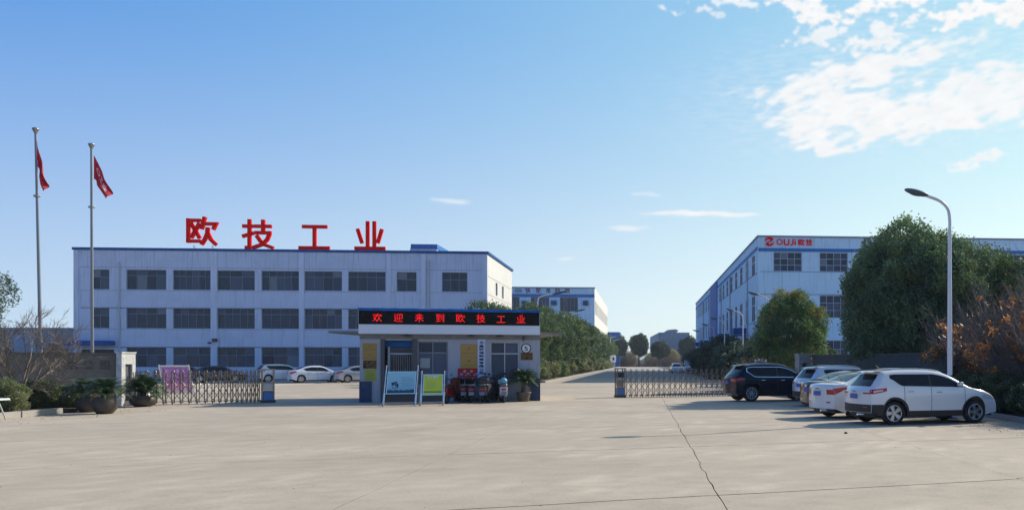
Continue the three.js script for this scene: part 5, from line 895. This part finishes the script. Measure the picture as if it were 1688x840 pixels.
// tapering twigs as open three-sided prisms in one buffer
class Twigs {
  constructor() { this.p = []; this.i = []; this.tips = []; }
  seg(a, b, r0, r1) {
    const d = b.clone().sub(a).normalize(), u = Math.abs(d.y) > 0.9 ? V(1, 0, 0) : V(0, 1, 0), s = d.clone().cross(u).normalize(), t = d.clone().cross(s), q = this.p.length / 3, n = r0 > 0.03 ? 7 : 3;
    for (const [c, r] of [[a, r0], [b, r1]]) for (let k = 0; k < n; k++) { const w = k / n * 6.2832; this.p.push(c.x + (s.x * Math.cos(w) + t.x * Math.sin(w)) * r, c.y + (s.y * Math.cos(w) + t.y * Math.sin(w)) * r, c.z + (s.z * Math.cos(w) + t.z * Math.sin(w)) * r); }
    for (let k = 0; k < n; k++) { const e = (k + 1) % n; this.i.push(q + k, q + e, q + n + e, q + k, q + n + e, q + n + k); }
  }
  grow(a, dir, len, r, depth, o) {
    let p = a.clone(), d = dir.clone().normalize(); const n = depth > 1 ? 5 : 3, r1 = r * 0.55;
    for (let k = 0; k < n; k++) {
      d.add(V(rr(-1, 1), rr(-1, 1) + o.lift, rr(-1, 1)).multiplyScalar(o.bend)).addScaledVector(o.pull, 0.06).normalize();
      const q = p.clone().addScaledVector(d, len / n), ra = r + (r1 - r) * k / n, rb = r + (r1 - r) * (k + 1) / n;
      this.seg(p, q, ra, rb);
      if (depth > 0 && (k > 0 || depth < 3)) for (let b = 0; b < o.kids; b++) if (rnd() < o.chance) { const e = d.clone().add(V(rr(-1, 1), rr(-0.6, 1), rr(-1, 1)).multiplyScalar(o.spread)).normalize(); this.grow(q, e, len * rr(0.45, 0.72), Math.max(o.min, rb * 0.62), depth - 1, o); }
      p = q;
    }
    if (depth < 2) this.tips.push(p);
  }
  build(name, m, parent) { const g = new THREE.BufferGeometry(); g.setAttribute('position', new THREE.Float32BufferAttribute(this.p, 3)); g.setIndex(this.i); g.computeVertexNormals(); return part(name, g, m, parent); }
}
const GREEN = [[0.028, 0.050, 0.018], [0.045, 0.075, 0.024], [0.07, 0.105, 0.032], [0.10, 0.125, 0.04]];
const DARKG = [[0.018, 0.032, 0.018], [0.028, 0.048, 0.022], [0.045, 0.068, 0.028]];
const OLIVE = [[0.06, 0.075, 0.028], [0.10, 0.115, 0.04], [0.15, 0.15, 0.06], [0.19, 0.17, 0.085]];
function tree(name, label, [x, z], h, rx, { base = 0.25, group = null, geo = SPRIG.broad, count = 2600, palette = GREEN, knobs = 16, tips = null, trunkR = 0.14, scale = [0.8, 1.4], rz = rx, gap = 0.08, stems = 1 } = {}) {
  const t = thing(name, label, 'tree', [x, 0, z], 0, group), y0 = h * base, cy = (h + y0) / 2, ry = (h - y0) / 2;
  const w = new Twigs(); const o = { lift: 0.3, bend: 0.10, pull: V(0, 0.3, 0), kids: 2, chance: 0.65, spread: 0.9, min: 0.016 };
  for (let s = 0; s < stems; s++) { const b = V(stems > 1 ? rr(-0.3, 0.3) : 0, -0.05, stems > 1 ? rr(-0.3, 0.3) : 0); w.seg(b, V(b.x * 1.4, y0 + 0.2, b.z * 1.4), trunkR * 1.15, trunkR * 0.85); w.grow(V(b.x * 1.4, y0 + 0.15, b.z * 1.4), V(rr(-0.1, 0.1), 1, rr(-0.1, 0.1)), (h - y0) * 0.46, trunkR * 0.85, 2, o); }
  w.build('trunk', M.bark, t);
  crown(t, 'crown', lobesOf(0, cy, 0, rx, ry, rz, knobs), count, geo, palette, { scale, tips, gap });
  return t;
}
reseed(4242);
// right-hand side
tree('camphor_tree', 'largest tree, a broad dark evergreen rising above the wall behind the white crossover', [12.9, -40.6], 8.05, 3.25, { base: 0.1, count: 15000, knobs: 34, trunkR: 0.26, palette: [[0.034, 0.058, 0.034], [0.056, 0.092, 0.042], [0.09, 0.13, 0.052], [0.125, 0.16, 0.068]], scale: [0.85, 1.5], stems: 2, gap: 0.13 });
tree('evergreen_tree', 'lower lighter green tree joined to the side of the broad evergreen behind the street lamp', [17.3, -41.2], 7.0, 2.35, { base: 0.15, count: 4200, knobs: 18, trunkR: 0.2, palette: GREEN, scale: [0.85, 1.5], stems: 2, gap: 0.12 });
tree('evergreen_tree', 'green tree at the picture edge behind the bare shrubs', [19.9, -42.0], 6.2, 2.3, { base: 0.15, count: 3400, knobs: 16, trunkR: 0.18, palette: GREEN, scale: [0.85, 1.5], gap: 0.12 });
tree('yellow_tipped_tree', 'rounded tree with yellow new shoots behind the black SUV and the gate', [8.95, -51.8], 5.95, 2.1, { base: 0.16, count: 5200, knobs: 24, trunkR: 0.15, palette: [[0.026, 0.052, 0.02], [0.042, 0.08, 0.026], [0.06, 0.108, 0.03], [0.085, 0.13, 0.04]], tips: { above: 4.2, from: 0.2, color: [0.19, 0.15, 0.03] }, scale: [0.75, 1.25], stems: 2 });
{
  const g = 'dark shrubs along the factory hall', o10 = ['first', 'second', 'third', 'fourth', 'fifth', 'sixth', 'seventh', 'eighth', 'ninth', 'farthest']; let kk = 0;
  for (const [x, z, h, r] of [[11.6, -61, 3.6, 1.9], [9.0, -64, 3.3, 1.9], [8.7, -71, 3.1, 1.8], [9.1, -78, 3.7, 2.1], [8.8, -86, 3.4, 1.9], [9.0, -94, 4.6, 2.4], [8.7, -103, 4.4, 2.2], [8.8, -112, 3.9, 2.0], [8.6, -123, 3.6, 1.9], [9.2, -150, 3.6, 2.2]])
    tree('dark_shrub', `dark rounded shrub, ${o10[kk++]} from the gate in the shaded row along the hall`, [x, z], h, r, { base: 0.06, group: g, count: 1300, geo: SPRIG.far, palette: DARKG, knobs: 12, trunkR: 0.1, scale: [0.55, 0.95], gap: 0.04 });
}
// the row along the works road on the left
{
  const spec = [[-12.6, -66, 5.0, 2.3], [-12.4, -74, 6.6, 2.6], [-11.4, -84, 7.0, 2.6], [-11.0, -93, 7.3, 2.7], [-10.9, -103, 7.6, 2.9], [-10.8, -115, 8.2, 3.0], [-10.9, -129, 8.5, 3.1], [-10.8, -146, 8.8, 3.2], [-10.9, -166, 9.0, 3.2], [-10.8, -190, 8.8, 3.3], [-11, -218, 8.8, 3.4], [-11, -250, 9.0, 3.4]];
  const ords = ['third', 'fourth', 'fifth', 'sixth', 'seventh', 'eighth', 'ninth', 'tenth', 'eleventh', 'last'], word = ['tree half hidden by the gatehouse corner, lowest of the roadside row', 'tree rising above the gatehouse roof at the near end of the roadside row'];
  spec.forEach(([x, z, h, r], k) => tree('roadside_tree', word[k] ?? `bushy green tree, ${ords[k - 2]} from the gatehouse in the row along the works road`, [x, z], h, r, { base: 0.12, group: 'trees in the row along the works road', count: z > -110 ? 3000 : 1700, geo: z > -110 ? SPRIG.broad : SPRIG.far, scale: z > -110 ? [1.1, 1.8] : [0.75, 1.25], palette: k % 3 === 1 ? [[0.03, 0.055, 0.022], [0.05, 0.085, 0.03], [0.075, 0.11, 0.035]] : GREEN, knobs: 16, gap: 0.08 }));
  const lab = 'yellow-green bush in the hedge along the kerb of the works road';
  for (let k = 0; k < 22; k++) { const z = -58 - k * (4.6 + k * 0.22); const t = thing('roadside_bush', k === 0 ? 'yellow-green bush by the gatehouse corner where the hedge begins' : k < 9 ? `${['second', 'third', 'fourth', 'fifth', 'sixth', 'seventh', 'eighth', 'ninth'][k - 1]} bush from the gatehouse in the hedge along the road kerb` : 'small far bush at the distant end of the hedge along the works road', 'bush', [-10.0 + rr(-0.35, 0.3), 0, z], rr(0, 6), 'bushes in the hedge along the works road'); const r = rr(1.1, 1.6) + k * 0.02, h = rr(1.5, 2.6) + k * 0.03; crown(t, 'foliage', lobesOf(0, h * 0.48, 0, r, h * 0.52, r, 9), 1100, z > -110 ? SPRIG.broad : SPRIG.far, k % 3 === 0 ? OLIVE : k % 3 === 1 ? GREEN.concat([[0.15, 0.16, 0.06]]) : [[0.05, 0.07, 0.03], [0.10, 0.11, 0.05], [0.16, 0.15, 0.08]], { scale: z > -110 ? [0.8, 1.3] : [0.6, 0.9], gap: 0.14 }); const w = new Twigs(); for (let s = 0; s < 5; s++) w.grow(V(rr(-0.2, 0.2), -0.05, rr(-0.2, 0.2)), V(rr(-0.6, 0.6), 1, rr(-0.6, 0.6)), h * 0.8, 0.03, 1, { lift: 0.2, bend: 0.15, pull: V(0, 0.2, 0), kids: 1, chance: 0.6, spread: 0.8, min: 0.012 }); w.build('stem', M.bark, t); }
}
// far end of the road
{
  const g = 'round-headed trees at the far end of the road', o = { base: 0.3, group: g, geo: SPRIG.far, count: 2600, palette: DARKG, knobs: 20, trunkR: 0.28, scale: [0.9, 1.5], gap: 0.05 };
  tree('round_tree', 'round dark tree partly before the blue shed at the road end', [-9.4, -352], 12.2, 3.5, o);
  tree('round_tree', 'tallest round dark tree, standing clear against the sky at the road end', [-1.2, -352], 13.2, 3.5, o);
  tree('round_tree', 'smaller round dark tree in front of the grey gabled hall', [7.4, -354], 10.2, 3.4, o);
  tree('round_tree', 'round tree between the grey hall and the factory hall', [18.6, -352], 12.0, 3.7, o);
  const w = new THREE.Group(); w.name = 'far_thicket'; scene.add(w); tag(w, 'brown winter thicket behind the far cross road', 'thicket', null, 'stuff');
  const lob = []; for (let x = -60; x < 70; x += 1.3) { const hh = rr(1.4, 3.4) + 1.2 * n2(x * 0.12, 4); lob.push([x, hh * 0.8, -359 + rr(-2, 3), rr(1.2, 2.2), hh, 1.8]); };
  crown(w, 'brushwood', lob, 17000, SPRIG.thicket, [[0.12, 0.09, 0.085], [0.19, 0.145, 0.13], [0.27, 0.21, 0.18], [0.33, 0.27, 0.19]], { scale: [0.35, 0.75], inner: 0.1, kind: 'stuff' });
  const w2 = thing('pale_thicket', 'pale olive willow scrub standing taller among the brown thicket at the road end', 'bush', [0, 0, -366]); crown(w2, 'foliage', [[-5.5, 3.0, 0, 3.2, 3.2, 2.5], [4.0, 3.0, 0, 3, 2.8, 2.2], [12.5, 3.8, 0, 3.4, 3.4, 2.5]], 2600, SPRIG.thicket, [[0.14, 0.14, 0.06], [0.2, 0.19, 0.09], [0.26, 0.22, 0.11]], { scale: [0.5, 0.9] });
}
// left-hand side
tree('evergreen_tree', 'dark evergreen at the picture edge beyond the bare tree', [-35.4, -47.8], 7.2, 2.35, { base: 0.3, count: 2600, knobs: 14, trunkR: 0.16, palette: [[0.02, 0.04, 0.025], [0.035, 0.06, 0.03], [0.05, 0.075, 0.03]], scale: [0.8, 1.3], gap: 0.2 });
{
  const t = thing('bare_tree', 'low spreading leafless tree in front of the brown wall', 'tree', [-21.7, 0.1, -32.3]);
  const w = new Twigs(), o = { lift: 0.02, bend: 0.16, pull: V(0.1, 0.12, 0), kids: 2, chance: 0.57, spread: 0.66, min: 0.0065 };
  for (const d of [[-0.9, 1, 0.3], [-0.35, 1.2, -0.2], [0.15, 1.1, 0.3], [0.6, 1.0, 0.1], [0.9, 1.15, 0.4], [-0.2, 1.0, 0.6]]) w.grow(V(rr(-0.08, 0.08), 0, rr(-0.08, 0.08)), V(...d), rr(1.75, 2.05), 0.05, 4, o);
  w.build('branches', M.twig, t); w.seg.call(w, V(0, 0, 0), V(0, 0.1, 0), 0.1, 0.1);
}
function bush(name, label, [x, z], rx, ry, palette, count, geo, y = 0.08, group = null, extra = {}) {
  const t = thing(name, label, 'bush', [x, y, z], 0, group); crown(t, 'foliage', lobesOf(0, ry * 0.92, 0, rx, ry, rx * 0.9, 14), count, geo, palette, { gap: 0.06, ...extra });
  const w = new Twigs(); for (let s = 0; s < 6; s++) w.grow(V(rr(-0.1, 0.1), -0.05, rr(-0.1, 0.1)), V(rr(-0.8, 0.8), 1, rr(-0.8, 0.8)), ry * 1.3, 0.022, 1, { lift: 0.1, bend: 0.2, pull: V(0, 0, 0), kids: 2, chance: 0.6, spread: 0.9, min: 0.006 }); w.build('stem', M.bark, t); return t;
}
const LIME = [[0.06, 0.075, 0.03], [0.11, 0.13, 0.055], [0.17, 0.18, 0.085], [0.22, 0.22, 0.12]];
bush('clipped_bush', 'round sunlit yellow-green bush at the picture edge below the bare tree', [-21.15, -30.6], 0.74, 0.56, LIME, 2300, SPRIG.small, 0.12, 'clipped bushes in the planter');
bush('clipped_bush', 'darker round bush between the sunlit bush and the potted cycads', [-21.4, -33.0], 0.7, 0.5, [[0.035, 0.05, 0.022], [0.06, 0.08, 0.03], [0.10, 0.12, 0.05]], 2200, SPRIG.small, 0.12, 'clipped bushes in the planter');
bush('clipped_bush', 'small low bush at the planter edge beside the potted cycads', [-20.6, -33.3], 0.45, 0.4, [[0.04, 0.06, 0.03], [0.08, 0.10, 0.04], [0.14, 0.16, 0.07]], 900, SPRIG.small, 0.12, 'clipped bushes in the planter');
// cycads and the palm in pots
function frondGeo(L, W, arch, n = 13) {
  const pos = [], idx = []; const at = (u) => V(0, (Math.sin(u * 2.2) * arch - 0.22 * u * u) * L, u * L * (1 - 0.1 * u));
  const tri = (a, b, c) => { const q = pos.length / 3; pos.push(...a.toArray(), ...b.toArray(), ...c.toArray()); idx.push(q, q + 1, q + 2); };
  for (let k = 1; k <= n; k++) { const u = k / n, p = at(u), q = at(Math.max(0, u - 1.0 / n)), l = W * Math.sin(Math.PI * (0.12 + 0.85 * u)); for (const s of [-1, 1]) tri(q, p, V(s * l, p.y + 0.32 * l - 0.25 * l * u, p.z + 0.42 * l)); }
  for (let k = 0; k < 6; k++) { const a = at(k / 6), b = at((k + 1) / 6), w = 0.012; tri(a.clone().add(V(-w, 0, 0)), a.clone().add(V(w, 0, 0)), b); }
  const g = new THREE.BufferGeometry(); g.setAttribute('position', new THREE.Float32BufferAttribute(pos, 3)); g.setIndex(idx); g.computeVertexNormals(); return g;
}
const frondMat = new THREE.MeshPhysicalMaterial({ color: lin(0.05, 0.095, 0.036), roughness: 0.34, transmission: 0.15, thickness: 0, side: THREE.DoubleSide }), frondMat2 = new THREE.MeshPhysicalMaterial({ color: lin(0.09, 0.14, 0.05), roughness: 0.34, transmission: 0.15, thickness: 0, side: THREE.DoubleSide });
const FR = [frondGeo(0.85, 0.25, 0.30, 20), frondGeo(0.75, 0.26, 0.42, 19), frondGeo(0.92, 0.24, 0.16, 21)];
function potted(name, label, [x, z], { pr = 0.36, ph = 0.5, stem = 0.1, stemR = 0.1, n = 22, s = 1, up = 0.0, round = true, group }, cat = 'potted plant') {
  const t = thing(name, label, cat, [x, 0, z], rr(0, 6), group);
  const clay = mat(0.06, 0.045, 0.035, 0.5, 0, { map: rep(T.blotch, 1) });
  part('pot', lathe(round ? [[0, 0.01], [pr * 0.6, 0.01], [pr * 0.68, 0.04], [pr * 0.93, ph * 0.3], [pr, ph * 0.55], [pr * 0.95, ph * 0.82], [pr * 0.86, ph * 0.93], [pr * 0.95, ph], [pr * 0.85, ph], [pr * 0.78, ph * 0.9], [0, ph * 0.88]] : [[0, 0.01], [pr * 0.7, 0.01], [pr * 0.72, 0.05], [pr * 0.95, ph * 0.86], [pr * 1.04, ph * 0.88], [pr * 1.04, ph], [pr * 0.9, ph], [pr * 0.86, ph * 0.9], [0, ph * 0.88]], 28), round ? clay : mat(0.13, 0.10, 0.075, 0.6, 0, { map: rep(T.blotch, 1) }), t);
  part('soil', cyl(pr * 0.85, pr * 0.85, 0.02, 18, 0, ph * 0.885, 0), M.soil, t);
  part('trunk', lathe([[stemR * 1.15, ph * 0.85], [stemR * 1.05, ph + stem * 0.5], [stemR * 1.15, ph + stem], [0, ph + stem + 0.06]], 12), M.bark, t);
  for (let k = 0; k < n; k++) { const f = part('frond', FR[k % 3], k % 4 === 1 ? frondMat2 : frondMat, t), ring = k / n; f.position.set(0, ph + stem, 0); f.rotation.order = 'YXZ'; f.rotation.set(-1.15 * (1 - ring) ** 1.1 + 0.3 - up, k * 2.4 + rr(-0.2, 0.2), rr(-0.15, 0.15)); const q = s * rr(0.8, 1.1); f.scale.set(q, q, q); }
  return t;
}
potted('potted_cycad', 'cycad in a round brown pot farther back beside the bushes', [-19.45, -32.35], { pr: 0.38, ph: 0.52, n: 54, s: 0.95, group: 'potted cycads' });
potted('potted_cycad', 'cycad in a round brown pot standing furthest forward on the concrete', [-18.25, -31.25], { pr: 0.38, ph: 0.55, n: 56, s: 0.95, group: 'potted cycads' });
potted('potted_cycad', 'cycad in a wide pot in front of the white gate pillar and the folded gate', [-19.75, -36.3], { pr: 0.48, ph: 0.42, n: 60, s: 1.2, group: 'potted cycads' });
{ const p = gh(7.0, 0, 0.62); potted('potted_palm', 'tall potted palm under the round 5 sign at the gatehouse corner', [p[0], p[2]], { pr: 0.33, ph: 0.42, stem: 0.45, stemR: 0.09, n: 60, s: 1.0, up: 0.0, round: false }); }
// right-hand bank: dark clipped hedge bushes, bare shrubs with some dead leaves
{
  const lab = 'dark clipped bush in the hedge along the bank kerb';
  for (let k = 0; k < 9; k++) bush('hedge_bush', k === 4 ? 'dark clipped hedge bush right at the front bumper of the white crossover' : k < 4 ? `dark clipped bush ${['four places', 'three places', 'two places', 'next'][k]} nearer than the crossover bumper in the hedge` : `dark clipped bush behind the cars, ${['first', 'second', 'third', 'last'][k - 5]} past the crossover bumper in the hedge`, [12.3 + rr(-0.15, 0.15) + k * 0.02, -19.9 - k * 1.5], 1.05, 0.62 + rr(-0.03, 0.06), [[0.022, 0.034, 0.018], [0.036, 0.052, 0.022], [0.06, 0.075, 0.032], [0.11, 0.12, 0.06]], 1900, SPRIG.small, 0.08, 'hedge bushes along the bank kerb', { m: leafShiny, scale: [0.9, 1.5] });
  const spots = [[13.6, -29.2, 2.8, 1], [15.6, -28.2, 3.4, 1], [14.6, -32.6, 3.2, 0], [17.4, -31.4, 3.8, 1], [13.2, -33.6, 2.6, 2], [15.6, -35.6, 3.2, 0], [19.0, -34.5, 4.0, 0], [14.2, -25.3, 2.5, 0], [16.6, -25.0, 3.0, 1]];
  const word = ['bare shrub with a few rusty leaves right behind the hedge near the street lamp', 'tall bare shrub hung with orange dead leaves at the picture edge', 'dense grey bare shrub behind the street lamp', 'bare shrub with dead leaves farther up the bank', 'bare shrub with an orange leaf cluster low on its near side, before the dark wall', 'dense bare shrub high on the bank before the big evergreen', 'tallest grey bare shrub, farthest up the bank', 'low bare shrub leaning over the hedge by the picture edge', 'bare shrub with orange leaves closest to the camera on the bank'];
  spots.forEach(([x, z, h, leaf], k) => {
    const t = thing('bare_shrub', word[k], 'shrub', [x, 0.05, z], 0, 'bare shrubs on the bank'), w = new Twigs(), o = { lift: 0.1, bend: 0.10, pull: V(-0.5, 0.25, 0), kids: 2, chance: 0.6, spread: 0.5, min: 0.0075 };
    for (let s = 0; s < 16; s++) w.grow(V(rr(-0.7, 0.7), -0.05, rr(-0.5, 0.5)), V(rr(-1.0, 0.7), 1.1, rr(-0.6, 0.6)), h * rr(0.6, 0.85), 0.028, 3, o);
    w.build('branches', k % 2 ? M.twig : M.twigGrey, t);
    const tips = w.tips.filter((p) => leaf ? n3(p.x * 0.8 + k, p.y * 0.8, p.z * 0.8) > (leaf === 2 ? 0.4 : 0.34) && p.y < h * 1.15 && p.y > h * 0.35 : rnd() < 0.05), n = Math.min(tips.length, leaf ? 420 : 60), im = new THREE.InstancedMesh(SPRIG.dry, leafMat, Math.max(1, n)), q = new THREE.Matrix4(), c = new THREE.Color();
    for (let j = 0; j < n; j++) { const p = tips[Math.floor(j * tips.length / n)], s = rr(0.7, 1.2); q.compose(p, new THREE.Quaternion().setFromEuler(new THREE.Euler(rr(0, 6), rr(0, 6), rr(0, 6))), V(s, s, s)); im.setMatrixAt(j, q); const m = rr(0.7, 1.25); im.setColorAt(j, leaf && rnd() < 0.8 ? c.setRGB(0.66 * m, 0.30 * m, 0.06 * m) : c.setRGB(0.14 * m, 0.10 * m, 0.05 * m)); }
    im.name = 'dead_leaves'; im.userData.kind = 'stuff'; im.castShadow = true; t.add(im);
  });
  const u = new THREE.Group(); u.name = 'bank_undergrowth'; scene.add(u); tag(u, 'brown tangled undergrowth on the bank under the bare shrubs', 'undergrowth', null, 'stuff');
  const lob = []; for (let k = 0; k < 46; k++) lob.push([rr(14, 23), rr(0.3, 0.9), rr(-42, -23), 1.3, rr(0.6, 1.1), 1.3]);
  for (let k = 0; k < 26; k++) lob.push([rr(12.4, 22), rr(0.5, 1.3), rr(-46, -37), 1.5, rr(0.8, 1.4), 1.2]);
  crown(u, 'brushwood', lob, 11000, SPRIG.broad, [[0.05, 0.04, 0.028], [0.075, 0.06, 0.04], [0.06, 0.065, 0.03], [0.12, 0.09, 0.055]], { scale: [1.0, 1.8], inner: 0.2, kind: 'stuff' });
  const v = new THREE.Group(); v.name = 'gate_undergrowth'; scene.add(v); tag(v, 'dry brush behind the drawn gate under the yellow-tipped tree', 'undergrowth', null, 'stuff');
  const l2 = []; for (let k = 0; k < 22; k++) l2.push([rr(6.8, 12.5), rr(0.5, 1.3), rr(-60, -53), 1.2, rr(0.6, 1.2), 1.2]);
  crown(v, 'brushwood', l2, 4200, SPRIG.broad, [[0.04, 0.045, 0.025], [0.08, 0.075, 0.04], [0.14, 0.12, 0.07]], { scale: [0.9, 1.6], inner: 0.3, kind: 'stuff' });
}
// loose things on the ground
{
  const s = solo('dark_stone', new THREE.IcosahedronGeometry(0.035, 2).scale(1.3, 0.7, 1), mat(0.03, 0.03, 0.03, 0.8), 'small dark stone lying on the concrete near the white crossover', 'stone'); s.position.set(5.0, 0.022, -21.0);
  const b = thing('white_bench', 'end of a white bench with splayed metal legs at the picture edge', 'bench', [-19.98, 0, -28.1], -0.1);
  part('seat', rbox(1.5, 0.06, 0.42, 0.02, 0, 0.6, 0), M.white, b); part('leg', bar([0.6, 0, 0.22], [0.45, 0.6, 0.1], 0.022), M.steelDull, b); part('leg', bar([0.6, 0, -0.22], [0.45, 0.6, -0.1], 0.022), M.steelDull, b); part('leg', bar([-0.6, 0, 0.22], [-0.45, 0.6, 0.1], 0.022), M.steelDull, b); part('leg', bar([-0.6, 0, -0.22], [-0.45, 0.6, -0.1], 0.022), M.steelDull, b);
  const n = 420, g = sprigGeo(1, 0.05, 0.03, 0.0, 0), im = new THREE.InstancedMesh(g, leafMat, n), q = new THREE.Matrix4(), c = new THREE.Color();
  for (let k = 0; k < n; k++) { const e = k % 3, x = e === 0 ? rr(-19.6, -17.2) : e === 1 ? rr(8.8, 10.9) : rr(-12, 9), z = e === 2 ? rr(-38, -9) : rr(-40, -20), s = e === 2 ? rr(0.2, 0.45) : rr(0.5, 1.1); q.compose(V(x, 0.012, z), new THREE.Quaternion().setFromEuler(new THREE.Euler(rr(-0.3, 0.3), rr(0, 6), 1.57 + rr(-0.4, 0.4))), V(s, s, s)); im.setMatrixAt(k, q); const m = rr(0.5, 1.1); im.setColorAt(k, c.setRGB(0.17 * m, 0.12 * m, 0.06 * m)); }
  im.name = 'fallen_leaves'; tag(im, 'scattered dry leaves and crumbs on the concrete forecourt', 'fallen leaves', null, 'stuff'); scene.add(im);
}
// thin haze over the far end of the works road
scene.fog = new THREE.FogExp2(0xd3dfec, 0.00028);
renderer.render(scene, camera);
